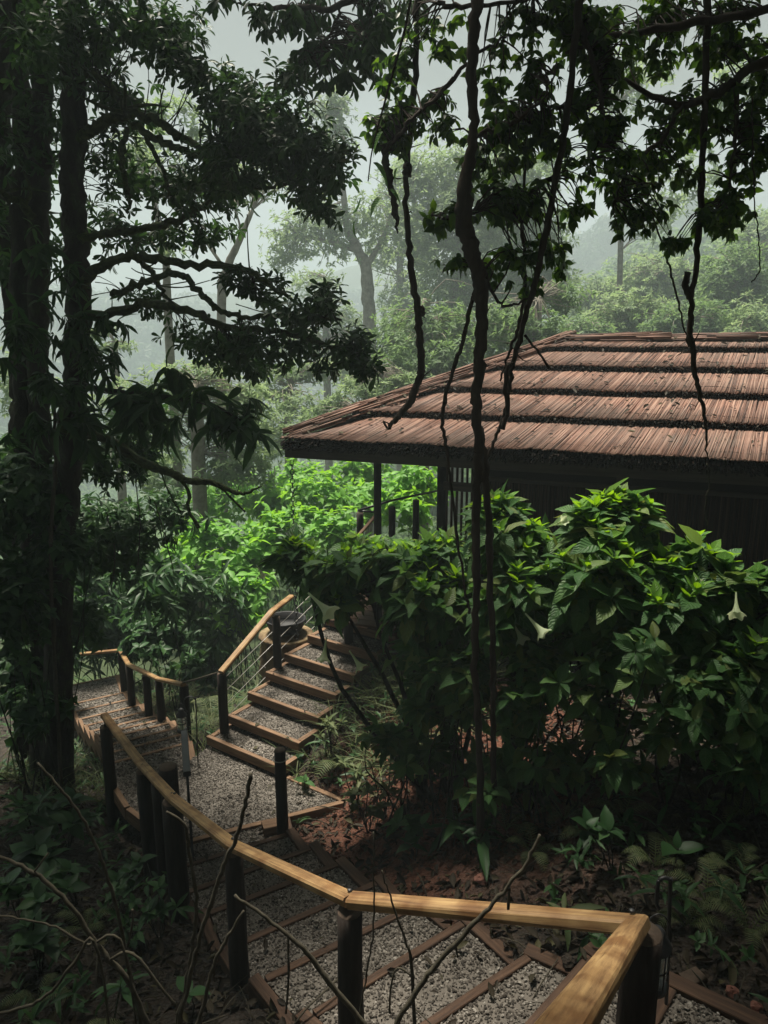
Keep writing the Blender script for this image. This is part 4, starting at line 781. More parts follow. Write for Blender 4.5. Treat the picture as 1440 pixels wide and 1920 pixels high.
# ---------------- big leaved shrubs with trumpet flowers ----------------
def trumpet(parent, p, d, L=.2):
    d = nz(np.array(d, float)); A = nz(np.cross(d, [.3, .5, .1])); B = np.cross(d, A); mb = MB(); n = 30; prof = [(0, .012), (.2, .014), (.45, .022), (.65, .036), (.8, .055), (.92, .08), (1.0, .105)]; V = []
    for s_, r in prof:
        for q in range(n):
            a = q * 2 * math.pi / n; lob = (1 + .3 * abs(math.cos(2.5 * a)) ** 3) if s_ > .85 else 1; back = .0 if s_ < .95 else -.06 + .10 * abs(math.cos(2.5 * a)) ** 4
            V.append(p + d * L * (s_ + back) + (A * math.cos(a) + B * math.sin(a)) * r * L * 2.6 * lob)
    i = np.arange(len(prof) - 1)[:, None] * n; j = np.arange(n)[None, :]; mb.add(np.array(V), np.stack([i + j, i + (j + 1) % n, i + n + (j + 1) % n, i + n + j], -1).reshape(-1, 4))
    mb.build('flower', M['flower'], parent)
def big_shrub(basepx, Y, blobs, label, L=.25, tips_n=60, flowers=(), young=.35, m=8):
    b0 = at(*basepx, Y); b0[2] = h1(b0[0], b0[1]); t = empty('trumpet_shrub', b0, label, 'shrub', 'big leaved trumpet flower shrubs in front of the pavilion')
    fo_, yo = MB(), MB(); st_ = MB(); mains = []
    for q in range(5):
        c, r = blob(*blobs[q % len(blobs)][:5]); e = c + rng.normal(0, .35, 3) * r; e[2] -= r[2] * .2; P = [b0 - UP * .05 + np.array([*rng.normal(0, .05, 2), 0]), b0 * .6 + e * .4 + np.array([*rng.normal(0, .12, 2), .12]), e]
        tube(st_, P, [.026, .02, .013], 7, .08, 5, .01); mains.append(smooth_path(P, np.ones(3), 8)[0][4:])
    nodes = np.concatenate(mains)
    for b_ in blobs:
        c, r = blob(*b_[:5]); n = int(1.0 * tips_n * (b_[5] if len(b_) > 5 else 1)); P, D = ell(c, r, n, .35, max(5, n // 4)); D = D * .7 + UP * .75 + rng.normal(0, .2, D.shape)
        top = rng.random(n) < young * (P[:, 2] > c[2]) * 1.6; big = ~top
        rosettes(fo_, BRUG, P, D, m, L, 1.35, .3, .35, .35, .38)
        if top.any(): rosettes(yo, BRUG, P[top] + UP * .03, D[top] + UP * .6, 5, L * .62, .75, .0, .2, .2)
        nearest_link(st_, P, nodes, .010, 70, .2)
    mb_ = fo_.build('foliage', M['brug_leaf'], t)
    if yo.n: yo.build('young_leaves', M['brug_young'], t)
    st_.build('stems', M['bark'], t)
    for (px, py, y, d, l) in flowers: trumpet(t, at(px, py, y), d, l)
    return t
big_shrub((800, 1420), 5.7, [(660, 1070, 60, 32, 6.1, .5), (690, 1035, 60, 20, 6.4, .45), (605, 1075, 45, 22, 6.2, .4), (768, 1095, 45, 42, 6.0, .6), (545, 1045, 40, 16, 6.3, .25), (640, 1130, 40, 22, 6.0, .25)], 'leaning shrub overhanging the steps with pale trumpet flowers', .18, 90, [(578, 1112, 5.7, (.6, -.45, -.4), .27), (612, 1195, 5.75, (-.1, -.5, -.8), .2), (655, 1220, 5.7, (.5, -.4, -.6), .18), (480, 1058, 6.4, (.5, -.3, -.7), .14)])
big_shrub((850, 1420), 5.6, [(780, 1065, 80, 40, 5.9), (800, 1130, 80, 55, 5.6), (830, 1035, 50, 20, 6.1, .6)], 'glossy shrub standing left of the thickest liana', .185, 105, [(960, 1165, 5.0, (.3, -.6, -.5), .17)])
big_shrub((960, 1400), 5.3, [(970, 1030, 80, 55, 5.5), (960, 1130, 80, 60, 5.2), (935, 970, 40, 30, 5.6, .5)], 'big leaved shrub growing right behind the thick liana', .19, 105, [(985, 1150, 4.85, (.6, -.5, -.6), .2)])
big_shrub((1130, 1400), 5.2, [(1140, 1000, 90, 45, 5.4), (1110, 1090, 90, 60, 5.1), (1160, 965, 50, 20, 5.4, .5)], 'tallest big leaved shrub, lime tips against the dark wall', .20, 110, [(1040, 985, 5.3, (.3, -.6, .4), .12), (1245, 1265, 4.5, (.15, -.2, -1), .24)], young=.8)
big_shrub((1290, 1420), 5.0, [(1280, 1080, 80, 50, 5.1), (1250, 1160, 90, 60, 4.9), (1350, 1110, 60, 40, 5.0, .8)], 'wide shrub with dark leaves in front of the reed wall', .20, 95, [(1380, 1110, 4.7, (-.2, -.6, -.6), .18)], young=.25)
big_shrub((1430, 1420), 4.9, [(1420, 1190, 80, 60, 4.8), (1440, 1120, 50, 40, 5.0, .7), (1390, 1280, 70, 60, 4.5, .8)], 'dark shrub cut by the right edge of the picture', .20, 85, [], young=.05)
DKS = [([(830, 1250, 70, 60, 5.4), (800, 1330, 50, 50, 5.4, .7)], 'shaded bush under the shrub left of the thick liana'), ([(1010, 1240, 90, 55, 4.9), (980, 1330, 70, 50, 4.9, .8)], 'shaded bush of broad leaves low right of the thick liana'),
       ([(1170, 1230, 90, 60, 4.7), (1130, 1330, 80, 50, 4.7, .8)], 'shaded bush filling the middle of the right bank'), ([(1330, 1310, 90, 60, 4.4), (1270, 1390, 70, 40, 4.4, .7)], 'shaded bush low on the right bank near the picture edge')]
DKS += [([(1080, 1160, 90, 50, 5.0), (1190, 1160, 60, 40, 4.9)], 'broad leaved bush between the lime topped shrub and the bank'), ([(900, 1330, 60, 60, 5.1), (880, 1240, 50, 40, 5.2)], 'shaded bush growing around the foot of the thick liana'),
        ([(1420, 1330, 60, 60, 4.3), (1400, 1420, 60, 40, 4.2)], 'dark low bush at the right edge, below the cut shrub'), ([(790, 1300, 40, 45, 5.9), (790, 1230, 40, 40, 5.9)], 'shaded leaves under the leaning shrub beside the steps'), ([(760, 1390, 60, 40, 5.5), (850, 1420, 60, 35, 5.3)], 'dark low bush at the foot of the leaning shrub'), ([(960, 1440, 70, 35, 5.0), (900, 1470, 50, 25, 4.8, .8)], 'dark broad leaves crowding around the liana foot'), ([(1040, 1420, 90, 35, 4.7), (1170, 1430, 70, 30, 4.5)], 'lowest row of dark broad leaves on the right bank')]
for bl_, lab in DKS: shrub(None, bl_, lab, BRUG, .165, M['brug_leaf'], 2.6, 7, .3, stems=7, spread=1.35, up=.8, aspect=.4)

# ---------------- ground plants, ferns, litter ----------------
def fern(px, py, Y, label, n=7, L=.5, mat='fern', c=None):
    c = at(px, py, Y) if c is None else np.array(c, float); c[2] = h1(c[0], c[1]); t = empty('fern', c, label, 'fern', 'ferns growing on the banks'); mb = MB()
    for q in range(n):
        a = q * 2.4 + rng.random(); l = L * (.7 + .5 * rng.random()); h = np.array([math.cos(a), math.sin(a), 0]); s_ = np.linspace(0, 1, 22)
        P = c + h * (l * s_ * .85)[:, None] + UP * (l * (s_ * 1.5 - 1.25 * s_ ** 2))[:, None]; T = nz(np.gradient(P, axis=0)); S = nz(np.cross(T, UP)); N_ = np.cross(S, T)
        tube(mb, P, np.linspace(.004, .001, 22), 3, 0, 0)
        ln = l * .17 * np.sin(np.pi * np.clip(s_ * .93 + .07, 0, 1)) ** .7
        for sg in (-1, 1): place(mb, FPIN, P[2:], (S * sg + T * .45)[2:], N_[2:] + rng.normal(0, .1, (20, 3)), ln[2:] + .01)
    mb.build('fronds', M[mat], t); return t
FN = [(330, 1290, 9.2, 'tall pale fern leaning on the far rail'), (370, 1250, 9.5, 'light fern thicket behind the steel cables'), (460, 1330, 8.3, 'fern at the foot of the stone pedestal'), (400, 1300, 8.8, 'fern between the lantern hook and the rail post'), (425, 1215, 9.6, 'feathery fern just below the pale stair rail'),
      (1060, 1500, 4.7, 'green fern in the dark bank below the liana'), (1110, 1540, 4.4, 'dull grey fern on the dark bank'), (1170, 1510, 4.5, 'drooping fern in the middle of the dark bank'), (1330, 1640, 3.6, 'fern at the right edge near the black hook'), (1400, 1480, 4.3, 'arching fern high on the right bank'), (1410, 1720, 3.3, 'lowest fern on the right bank'), (130, 1885, 3.0, 'small fern in the bottom left corner'), (640, 1350, 6.8, 'fern on the bank right of the pavilion steps')]
for q in FN: fern(*q, L=.28 if q[1] > 1400 else .5)
for (px, py, Y, lab) in ((1230, 1600, 4.0, 'small grey green fern just above the tall black hook'), (1380, 1600, 3.8, 'fern with curled tips near the right edge'), (950, 1530, 4.8, 'low fern beside the liana foot'), (1000, 1590, 4.4, 'tiny fern on the red soil beyond the rail'), (1290, 1700, 3.4, 'fern sprig behind the black hook'), (150, 1640, 4.5, 'fern on the dark left slope'), (60, 1800, 3.6, 'fern in the lower left shadows'), (500, 1345, 7.6, 'fern tucked between the pedestal and the lowest steps')): fern(px, py, Y, lab, 6, .26)
def rosette_plant(px, py, Y, label, L=.16, m=8, tm=OVATE, mat='dark_leaf', k=1, h=.12, group=None):
    c = at(px, py, Y); c[2] = h1(c[0], c[1]); t = empty('leafy_plant', c, label, 'plant', group); mb = MB(); st_ = MB()
    for q in range(k):
        o_ = c + np.array([*rng.normal(0, .08 * (k > 1), 2), h * (.6 + .8 * rng.random())]); rosettes(mb, tm, np.array([o_]), np.array([[rng.normal(0, .2), rng.normal(0, .2), 1]]), m, L, 1.25, .2, .2); tube(st_, [c - UP * .02, (c + o_) / 2 + rng.normal(0, .015, 3), o_], .005, 4, 0, 2)
    mb.build('leaves', M[mat], t); st_.build('stem', M['bark'], t)
PL = [(745, 1500, 5.3, 'star of broad green leaves on the red bank', .17, 7, OVATE, 'brug_leaf', 1), (690, 1480, 5.7, 'pale clump of leaves at the right tip of the landing', .11, 8, OVATE, 'fern', 5), (720, 1440, 5.8, 'bushy grey green clump above the red bank', .12, 8, LANCE, 'fern', 6), (670, 1400, 6.2, 'tuft of light leaves beside the lowest pavilion step', .13, 7, LANCE, 'fern', 5),
      (620, 1330, 6.9, 'dry leafy tuft hanging over the step ends', .13, 7, LANCE, 'fern', 6), (570, 1420, 6.6, 'tiny green seedling by the bottom step', .12, 4, OVATE, 'brug_leaf', 1), (850, 1530, 4.9, 'strappy plant at the edge of the bare soil', .24, 7, LONG, 'dark_leaf', 2), (900, 1560, 4.6, 'upright narrow leaf tuft below the liana', .22, 6, LONG, 'dark_leaf', 2), (780, 1560, 5.0, 'low leafy clump on the dark soil', .13, 7, OVATE, 'dark_leaf', 3),
      (1000, 1400, 4.9, 'whorl of smooth leaves right of the liana foot', .2, 8, OVATE, 'dark_leaf', 2), (1275, 1560, 3.9, 'tall single arrow leaf plant on the right bank', .26, 3, OVATE, 'dark_leaf', 1), (1340, 1480, 4.3, 'round bright leaf plant high on the right bank', .16, 4, OVATE, 'brug_leaf', 1), (1060, 1690, 3.5, 'yellowing wilted leaves beyond the handrail', .2, 5, LONG, 'fern', 1), (1150, 1600, 4, 'thin leafy stem on the dark right bank', .14, 6, OVATE, 'dark_leaf', 3),
      (60, 1490, 5.3, 'dark broad leaved plant at the left edge', .22, 8, OVATE, 'dark_leaf', 4), (110, 1430, 6, 'leafy dark plant under the left trunks', .2, 8, OVATE, 'dark_leaf', 5), (40, 1400, 5.8, 'low dark shrublet at the base of the leftmost trunk', .2, 8, LANCE, 'dark_leaf', 6), (350, 1790, 3.4, 'two flat round leaves between the bare twigs', .15, 4, OVATE, 'dark_leaf', 1), (130, 1560, 4.9, 'sparse seedling on the left slope', .13, 6, OVATE, 'dark_leaf', 4), (220, 1610, 4.5, 'dark seedlings beside the rail posts', .12, 6, OVATE, 'dark_leaf', 5), (60, 1700, 3.9, 'dim leafy plant in the lower left', .15, 7, OVATE, 'dark_leaf', 5), (200, 1870, 3.1, 'narrow leaved tuft at the bottom left', .18, 8, LONG, 'dark_leaf', 2), (290, 1640, 4.3, 'small leafy sprig at the foot of the thick rail post', .11, 6, OVATE, 'dark_leaf', 4), (20, 1580, 4.6, 'leaf clump cut by the left edge', .18, 7, OVATE, 'dark_leaf', 4)]
for (px, py, Y, lab, L, m_, tm, mt, k) in PL: rosette_plant(px, py, Y, lab, L, m_, tm, mt, k, .1 + .05 * k)
# undergrowth nobody could count
def scatter(n, box_, ex=.06):
    x = box_[0] + rng.random(n) * (box_[1] - box_[0]); y = box_[2] + rng.random(n) * (box_[3] - box_[2]); P = np.stack([x, y], -1); keep = np.ones(n, bool)
    for poly, z in steps_poly: keep &= ~inside(P, poly, ex)
    P = P[keep]; return np.column_stack([P, hgt(P[:, 0], P[:, 1])])
mb = MB(); P = scatter(4200, (-9, 8, 1.5, 14)); P = P[~((np.hypot(P[:, 0] - .3, P[:, 1] - 5.3) < 1.2) | ((P[:, 0] > -.6) & (P[:, 1] > 7.6)) | ((P[:, 1] < 5.2) & (P[:, 0] > -1.4) & (P[:, 0] < .9)))]
for i0, (tm, L) in enumerate(((OVATE, .065), (LANCE, .09), (LONG, .12))):
    S = P[i0::3]; rosettes(mb, tm, S + UP * (.04 + rng.random(len(S)) * .22)[:, None], np.tile(UP, (len(S), 1)) + rng.normal(0, .3, (len(S), 3)), 6, L, 1.2, .2, .3, .3, .35)
tag(mb.build('undergrowth', M['dark_leaf']), kind='stuff')
mb = MB(); P = scatter(900, (-4.5, 1.2, 6.8, 13)); P = P[~((P[:, 0] > -.7) & (P[:, 1] > 7.5))]; a = rng.random(len(P)) * 6.28
for q in range(6): place(mb, GRASS, P + rng.normal(0, .02, P.shape) * (1, 1, 0), np.column_stack([np.cos(a + q), np.sin(a + q), 1.1 + rng.random(len(P))]), np.tile(UP, (len(P), 1)), .25 + rng.random(len(P)) * .25)
P = scatter(160, (-.1, .9, 6.2, 8)); a = rng.random(len(P)) * 6.28
for q in range(9): place(mb, GRASS, P, np.column_stack([np.cos(a + q), np.sin(a + q), .6 + rng.random(len(P))]), np.tile(UP, (len(P), 1)), .2 + rng.random(len(P)) * .2)
tag(mb.build('grass', M['fern']), kind='stuff')
P = np.vstack([scatter(9000, (-5, 4, 1.3, 9), .0), scatter(5000, (-2.5, 3.2, 1.5, 6.5), .0)]); n = len(P); a = rng.random(n) * 6.28; mb = MB()
place(mb, DEAD, P + UP * .012, np.column_stack([np.cos(a), np.sin(a), rng.normal(0, .3, n)]), np.tile(UP, (n, 1)) + rng.normal(0, .5, (n, 3)), .03 + rng.random(n) ** 2 * .09)
k = 260; pl_ = [LAND] + [p_ for p_, z in steps_poly[8:22]]
tag(mb.build('leaf_litter', M['litter']), kind='stuff')
mb = MB(); LP = []
for poly, z in steps_poly:
    lo, hi = poly.min(0), poly.max(0); c_ = lo + rng.random((26 if len(poly) < 8 else 110, 2)) * (hi - lo); c_ = c_[inside(c_, poly, .1)]; LP.append(np.column_stack([c_, np.full(len(c_), z + .006)]))
LP = np.vstack(LP); n = len(LP); a = rng.random(n) * 6.28
place(mb, DEAD, LP, np.column_stack([np.cos(a), np.sin(a), rng.normal(0, .15, n)]), np.tile(UP, (n, 1)) + rng.normal(0, .3, (n, 3)), .025 + rng.random(n) ** 2 * .06)
sr = rng.random(420) * 6; tr = rng.random(420) * TR * .95; keep = sr > tr + .1; sr, tr = sr[keep], tr[keep]; n = len(sr); a = rng.random(n) * 6.28
RPn = np.array([C0[0], C0[1], 0]) + dW * sr[:, None] + nW * tr[:, None] + UP * (ez + slope * tr + .115)[:, None]
place(mb, DEAD, RPn, np.column_stack([np.cos(a), np.sin(a), np.sin(a) * .35]), np.tile(UP - nW * slope, (n, 1)) + rng.normal(0, .25, (n, 3)), .03 + rng.random(n) ** 2 * .06)
tag(mb.build('fallen_leaves', M['litter']), kind='stuff')
mb = MB(); P = scatter(1600, (-5, 4.5, 1.3, 8), .05)
for p in P:
    a = rng.random() * 6.28; l = .06 + rng.random() ** 2 * .4; d = np.array([math.cos(a), math.sin(a), rng.normal(0, .15)]) * l; tube(mb, [p + UP * .02, p + d * .5 + UP * (.03 + rng.random() * .03), p + d + UP * .02], .002 + rng.random() * .004, 4, 0, 0)
tag(mb.build('fallen_twigs', M['twig']), kind='stuff')
# soil crumbs
mb = MB(); P = scatter(9000, (-2.6, 3.4, 1.5, 7.5), .0); n = len(P); s_ = .006 + rng.random(n) ** 4 * .035; W = P[:, None, :] + ico_v[None] * (s_[:, None] * (.6 + .8 * rng.random((n, 3))))[:, None, :]
o_ = (np.arange(n) * 8)[:, None, None]; mb.add(W.reshape(-1, 3), None, (ico_t[None] + o_).reshape(-1, 3)); tag(mb.build('soil_crumbs', M['soil']), kind='stuff')
m = noisemat('red_stone', [(.3, (.10, .04, .03)), (.7, (.24, .11, .08))], 12, .9, .6, .01)
for px, py, Y, s_, lab in ((1380, 1810, 2.9, .035, 'reddish stone on the soil right of the black hook'), (1375, 1860, 2.75, .04, 'pale pinkish stone at lower right'), (905, 1640, 4.3, .05, 'red brick fragment on the bank above the rail'), (1425, 1850, 2.8, .03, 'small rust coloured pebble at the right edge')):
    c = at(px, py, Y); c[2] = h1(c[0], c[1]) + s_ * .4; mb = MB(); n = 10
    for q in range(7):
        pass
    th = np.linspace(0, math.pi, 7); lathe(mb, c, [(max(.001, math.sin(q) * s_ * (1 + rng.normal(0, .08))), -math.cos(q) * s_ * .7) for q in th], 9); v = mb.v[0]; v += rng.normal(0, s_ * .09, v.shape); tag(mb.build('stone', m, None, False), lab, 'stone')
mb = MB(); c = at(1305, 1780, 3.0); c[2] = h1(c[0], c[1]) + .03; box(mb, c, (.11, .08, .03), .4); tag(mb.build('flat_paver', M['cut']), 'flat pale square paving piece lying on the soil behind the hook', 'stone')

# ---------------- bare twigs in the foreground ----------------
TW = [([(470, 1450), (461, 1500), (447, 1560), (425, 1612), (400, 1680), (375, 1760), (352, 1850), (335, 1960)], 2.3, [.009, .009, .010, .011, .013], 'upright cut bare stem crossing in front of the rail left of centre', [([(425, 1612), (437, 1590)], 2.3, .004)]),
      ([(312, 1522), (345, 1548), (355, 1600), (368, 1680), (363, 1760), (348, 1850), (330, 1960)], 2.4, [.006, .008, .009, .010, .010], 'thin dark curved stem rising beside the thick rail post', []),
      ([(440, 1678), (500, 1722), (560, 1770), (600, 1820), (640, 1870), (700, 1960)], 2.1, [.006, .009, .011, .012, .013], 'bare stem leaning right across the base of the middle post', [([(540, 1757), (541, 1830), (536, 1900)], 2.1, .005)]),
      ([(457, 1708), (428, 1755), (400, 1810), (385, 1870), (372, 1960)], 2.2, [.006, .008, .009, .010], 'short forked twig low between the two middle posts', [([(402, 1800), (401, 1835)], 2.2, .004)]),
      ([(1012, 1565), (985, 1620), (935, 1682), (880, 1742), (825, 1800), (780, 1860), (735, 1960)], 2.0, [.006, .008, .010, .011, .013], 'long bare branch slanting over the rail right of centre', [([(955, 1665), (953, 1705)], 2.0, .006), ([(855, 1775), (858, 1795)], 2.0, .004)]),
      ([(-40, 1590), (40, 1625), (90, 1655), (140, 1710), (180, 1770), (205, 1800), (245, 1850), (290, 1970)], 2.3, [.008, .010, .011, .012, .013], 'thick bare branch arching in from the lower left edge', [([(205, 1800), (235, 1785), (262, 1800), (300, 1850), (330, 1885)], 2.3, .007), ([(60, 1640), (90, 1600)], 2.3, .004)]),
      ([(70, 1430), (120, 1485), (165, 1555), (192, 1620), (215, 1685), (230, 1760), (245, 1835), (275, 1960)], 2.6, [.006, .008, .009, .010, .012], 'tall pale green bare stem on the left slope', [([(235, 1790), (248, 1735), (248, 1705)], 2.6, .006)]),
      ([(-30, 1715), (45, 1725), (95, 1735), (165, 1770), (235, 1788)], 2.3, [.004, .005, .006, .005], 'slender twig running flat across the lower left', []),
      ([(-30, 1905), (40, 1890), (95, 1860), (140, 1805), (185, 1790)], 2.2, [.007, .007, .007, .005], 'yellowish twig curving up from the bottom left corner', []),
      ([(700, 1560), (702, 1660), (698, 1760), (685, 1840), (668, 1960)], 2.2, [.003, .004, .004, .005], 'very thin upright stem just right of the middle post', []),
      ([(716, 1632), (735, 1690), (758, 1760), (772, 1810), (778, 1960)], 2.1, [.003, .004, .006, .009, .009], 'dry forked stalk standing before the gravel steps', [([(772, 1830), (745, 1815), (733, 1850), (730, 1900)], 2.1, .004)])]
for pts, Y, r, lab, ex in TW:
    P = px_path(pts, Y); mb = MB(); gz = h1(P[-1, 0], P[-1, 1]) - .05
    if P[-1, 2] > gz: P = np.vstack([P, [P[-1, 0] + .03, P[-1, 1] - .02, gz]])
    rr = np.interp(np.linspace(0, 1, len(P)), np.linspace(0, 1, len(r)), r); tube(mb, P, rr * .8, 8, .10, 6, .002)
    for e in ex: tube(mb, px_path(e[0], e[1]), e[2] * .8, 6, .12, 4)
    tag(mb.build('bare_sapling', M['twig']), lab, 'twig')

# ---------------- background trees ----------------
def bg_tree(label, trunk, Ys, rad, blobs, L, leafm='far_leaf', cover=1.5, m=6, limbs=(), barkm='pale_bark', tm=SIMPLE, clump=0, name='background_tree'):
    P = px_path(trunk, Ys); P[-1, 2] = h1(P[-1, 0], P[-1, 1]) - .3; t = empty(name, P[-1], label, 'tree', 'trees standing in the mist beyond the steps'); mb = MB(); rad = np.interp(np.linspace(0, 1, len(P)), [0, 1], rad); tube(mb, P, rad, 9, .06, 4); nodes = [smooth_path(P, rad, 6)[0][:-5]]
    for l in limbs: Q_ = px_path(l, Ys); tube(mb, Q_, np.linspace(rad[0] * .8, rad[0] * .3, len(Q_)), 6, .06, 4); nodes.append(smooth_path(Q_, np.ones(len(Q_)), 6)[0])
    mb.build('trunk', M[barkm], t)
    tips, cr = foliage(blobs, tm, cover, m, L, M[leafm], t, spread=1.3, grav=.2, up=.6, aspect=.22, clump=clump)
    mb = MB(); nearest_link(mb, tips, np.concatenate(nodes), .02 * Ys / 25 if np.isscalar(Ys) else .03, 160, .15, .09 * Ys); mb.build('branches', M[barkm], cr)
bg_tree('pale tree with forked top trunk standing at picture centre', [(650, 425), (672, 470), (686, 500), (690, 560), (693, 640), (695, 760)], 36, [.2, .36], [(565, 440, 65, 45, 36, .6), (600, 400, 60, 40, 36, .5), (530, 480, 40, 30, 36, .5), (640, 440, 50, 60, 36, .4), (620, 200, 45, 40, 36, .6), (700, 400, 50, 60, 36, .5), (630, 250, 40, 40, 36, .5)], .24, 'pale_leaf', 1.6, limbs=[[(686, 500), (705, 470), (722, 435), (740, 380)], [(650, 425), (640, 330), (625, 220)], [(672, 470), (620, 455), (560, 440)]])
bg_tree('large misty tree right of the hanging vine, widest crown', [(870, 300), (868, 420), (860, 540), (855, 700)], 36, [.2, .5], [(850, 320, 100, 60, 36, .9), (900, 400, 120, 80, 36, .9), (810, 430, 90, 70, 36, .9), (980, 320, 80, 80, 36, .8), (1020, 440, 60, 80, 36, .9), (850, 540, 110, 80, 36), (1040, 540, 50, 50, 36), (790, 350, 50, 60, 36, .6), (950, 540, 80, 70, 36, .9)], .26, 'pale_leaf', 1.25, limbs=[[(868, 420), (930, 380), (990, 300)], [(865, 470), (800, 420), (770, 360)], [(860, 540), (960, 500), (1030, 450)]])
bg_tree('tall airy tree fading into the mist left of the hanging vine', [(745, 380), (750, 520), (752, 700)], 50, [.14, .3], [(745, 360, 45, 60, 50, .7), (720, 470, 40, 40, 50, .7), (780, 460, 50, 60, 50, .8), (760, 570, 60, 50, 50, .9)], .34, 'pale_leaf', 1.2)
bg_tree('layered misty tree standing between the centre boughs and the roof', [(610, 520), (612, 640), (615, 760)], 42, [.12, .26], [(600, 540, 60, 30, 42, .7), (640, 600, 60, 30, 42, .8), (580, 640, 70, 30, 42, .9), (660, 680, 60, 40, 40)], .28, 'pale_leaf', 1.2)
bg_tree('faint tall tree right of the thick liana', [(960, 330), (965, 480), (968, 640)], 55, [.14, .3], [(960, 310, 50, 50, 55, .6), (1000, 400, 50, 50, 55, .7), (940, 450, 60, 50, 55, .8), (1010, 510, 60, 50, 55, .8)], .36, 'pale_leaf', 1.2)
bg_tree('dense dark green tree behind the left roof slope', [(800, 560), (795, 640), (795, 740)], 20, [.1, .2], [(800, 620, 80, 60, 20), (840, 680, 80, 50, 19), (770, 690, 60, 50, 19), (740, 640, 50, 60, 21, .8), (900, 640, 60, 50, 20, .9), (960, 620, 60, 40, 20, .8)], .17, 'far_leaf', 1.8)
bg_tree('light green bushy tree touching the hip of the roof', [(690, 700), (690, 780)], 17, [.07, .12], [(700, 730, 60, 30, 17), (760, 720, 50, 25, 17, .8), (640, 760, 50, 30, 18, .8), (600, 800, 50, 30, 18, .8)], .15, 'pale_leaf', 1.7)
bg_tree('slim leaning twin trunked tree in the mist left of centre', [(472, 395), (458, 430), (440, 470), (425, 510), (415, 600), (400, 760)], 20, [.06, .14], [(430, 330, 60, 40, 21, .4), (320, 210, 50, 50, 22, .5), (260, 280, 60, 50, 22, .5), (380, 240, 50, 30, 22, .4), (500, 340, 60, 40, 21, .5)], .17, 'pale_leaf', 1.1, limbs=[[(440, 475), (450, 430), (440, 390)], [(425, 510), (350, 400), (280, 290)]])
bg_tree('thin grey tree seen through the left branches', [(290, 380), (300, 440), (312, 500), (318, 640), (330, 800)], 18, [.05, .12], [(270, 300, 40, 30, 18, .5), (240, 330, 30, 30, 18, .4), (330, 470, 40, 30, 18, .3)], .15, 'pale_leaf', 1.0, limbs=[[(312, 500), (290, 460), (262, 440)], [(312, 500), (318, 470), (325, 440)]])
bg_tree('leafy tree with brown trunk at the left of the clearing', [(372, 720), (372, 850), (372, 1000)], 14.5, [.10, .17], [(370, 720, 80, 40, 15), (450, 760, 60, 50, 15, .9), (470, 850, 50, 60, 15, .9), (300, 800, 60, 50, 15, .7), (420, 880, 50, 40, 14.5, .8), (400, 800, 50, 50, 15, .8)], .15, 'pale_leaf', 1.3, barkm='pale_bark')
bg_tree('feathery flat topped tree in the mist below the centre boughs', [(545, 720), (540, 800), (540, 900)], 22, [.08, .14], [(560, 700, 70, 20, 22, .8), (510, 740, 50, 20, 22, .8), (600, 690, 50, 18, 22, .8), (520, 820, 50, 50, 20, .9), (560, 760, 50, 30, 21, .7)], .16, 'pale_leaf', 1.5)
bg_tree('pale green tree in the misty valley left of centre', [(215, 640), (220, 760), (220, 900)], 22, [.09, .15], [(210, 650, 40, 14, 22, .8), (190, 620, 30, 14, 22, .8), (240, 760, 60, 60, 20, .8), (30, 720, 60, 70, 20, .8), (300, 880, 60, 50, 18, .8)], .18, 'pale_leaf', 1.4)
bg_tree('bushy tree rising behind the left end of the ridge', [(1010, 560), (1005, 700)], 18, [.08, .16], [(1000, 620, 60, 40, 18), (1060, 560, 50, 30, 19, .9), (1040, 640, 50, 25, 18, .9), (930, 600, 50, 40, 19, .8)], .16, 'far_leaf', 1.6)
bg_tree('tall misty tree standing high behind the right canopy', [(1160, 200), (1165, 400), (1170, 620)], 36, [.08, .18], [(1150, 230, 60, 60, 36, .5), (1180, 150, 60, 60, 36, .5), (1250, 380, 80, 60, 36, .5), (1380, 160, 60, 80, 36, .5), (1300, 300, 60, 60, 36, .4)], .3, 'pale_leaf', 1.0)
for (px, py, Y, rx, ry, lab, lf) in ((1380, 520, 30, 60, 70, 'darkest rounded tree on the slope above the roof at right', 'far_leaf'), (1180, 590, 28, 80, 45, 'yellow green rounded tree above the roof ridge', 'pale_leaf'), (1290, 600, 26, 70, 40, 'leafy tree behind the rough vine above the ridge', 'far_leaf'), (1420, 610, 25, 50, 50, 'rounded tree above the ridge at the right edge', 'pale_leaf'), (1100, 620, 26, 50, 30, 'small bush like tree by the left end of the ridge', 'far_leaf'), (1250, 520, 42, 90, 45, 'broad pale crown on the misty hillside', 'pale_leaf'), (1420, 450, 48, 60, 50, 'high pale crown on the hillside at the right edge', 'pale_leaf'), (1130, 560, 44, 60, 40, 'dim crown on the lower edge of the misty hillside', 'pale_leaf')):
    bg_tree(lab, [(px, py), (px + 4, py + 60), (px + 6, py + 140)], Y, [.08, .16], [(px, py, rx, ry, Y), (px - rx * .6, py + ry * .4, rx * .6, ry * .6, Y - .5), (px + rx * .6, py + ry * .35, rx * .6, ry * .6, Y - .5)], .007 * Y + .02, lf, 1.8)
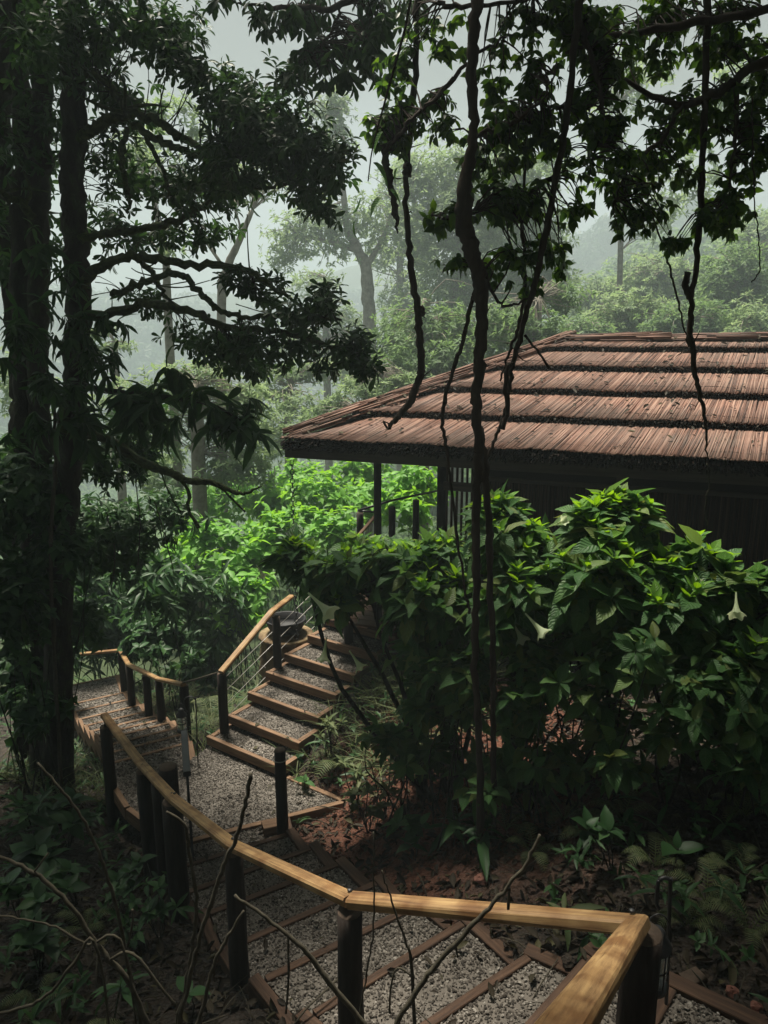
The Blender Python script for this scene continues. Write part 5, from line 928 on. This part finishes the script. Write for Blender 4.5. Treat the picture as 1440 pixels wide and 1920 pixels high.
# distant forest on the hills: crowns reading as one mass
def hill_forest(n, xr, yr, R0, leafn, L, name, seed_keep=None, lm='far_leaf'):
    x = xr[0] + rng.random(n) * (xr[1] - xr[0]); y = yr[0] + rng.random(n) * (yr[1] - yr[0])
    ok = np.abs(x) < y * .62 + 4
    if seed_keep is not None: ok &= seed_keep(x, y)
    x, y = x[ok], y[ok]; z = hgt(x, y); mb = MB(); k = leafn
    r = R0 * (.6 + .8 * rng.random(len(x))); d = nz(rng.normal(size=(len(x), k, 3)) + np.array([0, -.25, .35])); c = np.stack([x, y, z + r * .7], -1)
    P = (c[:, None] + d * r[:, None, None] * (.8 + .3 * rng.random((len(x), k, 1))) * np.array([1, 1, .8])).reshape(-1, 3); d = d.reshape(-1, 3)
    X = nz(np.cross(d, rng.normal(size=d.shape))); place(mb, SIMPLE, P, X, d + rng.normal(0, .3, d.shape), L * (.6 + .8 * rng.random(len(P))))
    return tag(mb.build(name, M[lm]), kind='stuff')
notp = lambda x, y: ~((x > -3.5) & (y < 17) & (x < 14))
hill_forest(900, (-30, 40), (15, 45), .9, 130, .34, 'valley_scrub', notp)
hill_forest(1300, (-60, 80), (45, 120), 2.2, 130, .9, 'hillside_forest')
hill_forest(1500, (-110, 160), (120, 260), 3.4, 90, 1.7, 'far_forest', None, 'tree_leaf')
# ---------------- unseen trees added around the viewer to shade the foreground ----------------
def overhead(label, base, top, cents, L=.22):
    zb = h1(base[0], base[1]); t = empty('added_shade_tree', (base[0], base[1], zb), label, 'tree'); mb = MB(); b0 = np.array([base[0], base[1], zb - .2]); tp = np.array(top, float); tube(mb, [b0, (b0 + tp) / 2 + (.15, .1, 0), tp], [.2, .15, .1], 12, .05, 5)
    fo_ = MB()
    for c in cents:
        c = np.array(c, float); tube(mb, [tp - UP * .8, (tp + c[:3]) / 2 + UP * .2, c[:3]], [.07, .05, .02], 7, .05, 3); n = int(230 * c[3] ** 2); P, D = ell(c[:3], np.array([c[3], c[3], c[3] * .4]), n, .6, n // 4); rosettes(fo_, SIMPLE, P, D * .5 + UP * .6, 6, L, 1.2, .3)
    mb.build('trunk', M['bark'], t); fo_.build('crown', M['tree_leaf'], t)
overhead('unseen leafy tree added for shade behind and left of the viewer', (-2.6, -1.6), (-2.4, -1, 4), [(-3.2, 1.0, 4.2, 1.9), (-1.2, -1, 4.6, 2.0), (-4.5, 3.4, 4.6, 1.9), (-5.5, 0, 4.5, 2), (-3.2, 3.6, 4.8, 1.7), (-1.2, 1.6, 4.4, 1.6), (-6.5, 5, 4.8, 2)])
overhead('unseen leafy tree added behind and right of the viewer, crowns placed for shade', (3.2, -1.5), (3, -.6, 4), [(2.6, 1.2, 4.0, 1.9), (4.6, 2.6, 4.2, 2.0), (1.0, -.4, 4.6, 2.0), (5.4, 0, 4.5, 2), (1.7, 2.6, 4.4, 1.5), (.5, 4.6, 4.9, .9), (.55, 6.0, 5.2, .7), (2.0, 5.9, 5.2, 1.0), (-.7, 7.5, 5.4, .7), (3.6, 5.6, 5.3, 1.3), (-2.3, 6.6, 5.3, 1.15), (.3, 1.2, 4.5, 1.5), (3.4, 3.6, 4.6, 1.7)])
overhead('broad unseen tree added for shade right of the pavilion path', (6.5, 4.2), (6, 4, 4.5), [(4.6, 4.4, 4.6, 1.9), (6.6, 6.0, 5.0, 2.2), (7.5, 3, 5, 2.2)])
overhead('tall unseen tree added for shade left of the forest trunks', (-7.2, 6.0), (-6.6, 6, 5), [(-5.5, 5.8, 5.0, 2.0), (-7.5, 8.5, 5.2, 2.4), (-4.4, 8.2, 5.4, 1.6), (-8, 4, 5, 2.2)])
overhead('unseen tree added to shade the lower left slope', (-6.8, 3.0), (-5.8, 3, 5), [(-4.2, 2.2, 4.7, 1.9), (-5.0, 4.8, 4.8, 1.8), (-7.2, 2, 4.8, 2.2), (-3.6, 5.4, 5.0, 1.2)])
overhead('unseen tree added to shade the right bank', (8.0, 1.0), (6.5, 2, 4.5), [(3.0, 4.6, 4.5, 1.5), (5.4, 5.4, 4.8, 1.8), (2.4, 2.6, 4.4, 1.6), (8, 4, 4.8, 2.2), (7, .5, 4.6, 2.2)])
overhead('unseen tree added for shade directly behind the viewer', (-.6, -4.0), (-.3, -3.4, 4), [(-.2, -2.6, 4.4, 2.2), (-3, -3.6, 4.2, 2.2), (3, -3.6, 4.2, 2.2), (0, -4.8, 2.6, 2.4), (-4.5, -4, 2, 2.4), (4.5, -4.4, 2, 2.4)])
overhead('unseen side tree added to block light from the right of the path', (8.5, 2.5), (8.2, 2.5, 3), [(8.0, 1.0, 2.0, 2.0), (8.4, 3.2, 1.6, 2.0), (7.6, -1.4, 2, 2.0)])
overhead('unseen side tree added to block light from the left slope', (-8.6, 1.5), (-8.4, 1.5, 3), [(-7.6, 0, 1.0, 2.0), (-8.2, 2.6, 1.0, 2.0), (-7, -2, 1.2, 2.0)])
# ---------------- haze ----------------
m = bpy.data.materials.new('haze'); m.use_nodes = True; t = m.node_tree; t.nodes.clear(); out = t.nodes.new('ShaderNodeOutputMaterial'); pv = t.nodes.new('ShaderNodeVolumePrincipled')
pv.inputs['Density'].default_value = .0052; pv.inputs['Color'].default_value = (.50, .59, .63, 1); pv.inputs['Anisotropy'].default_value = .2
t.links.new(pv.outputs[0], out.inputs['Volume'])
x0, x1, y0, y1, z0, z1 = -330, 330, -70, 470, float(GZ.min()) - 1, 46.0
mb = MB(); mb.add([(x0, y0, z0), (x1, y0, z0), (x1, y1, z0), (x0, y1, z0), (x0, y0, z1), (x1, y0, z1), (x1, y1, z1), (x0, y1, z1)], [(0, 3, 2, 1), (4, 5, 6, 7), (0, 1, 5, 4), (1, 2, 6, 5), (2, 3, 7, 6), (3, 0, 4, 7)])
hz = mb.build('haze', m, None, False); tag(hz, kind='stuff')
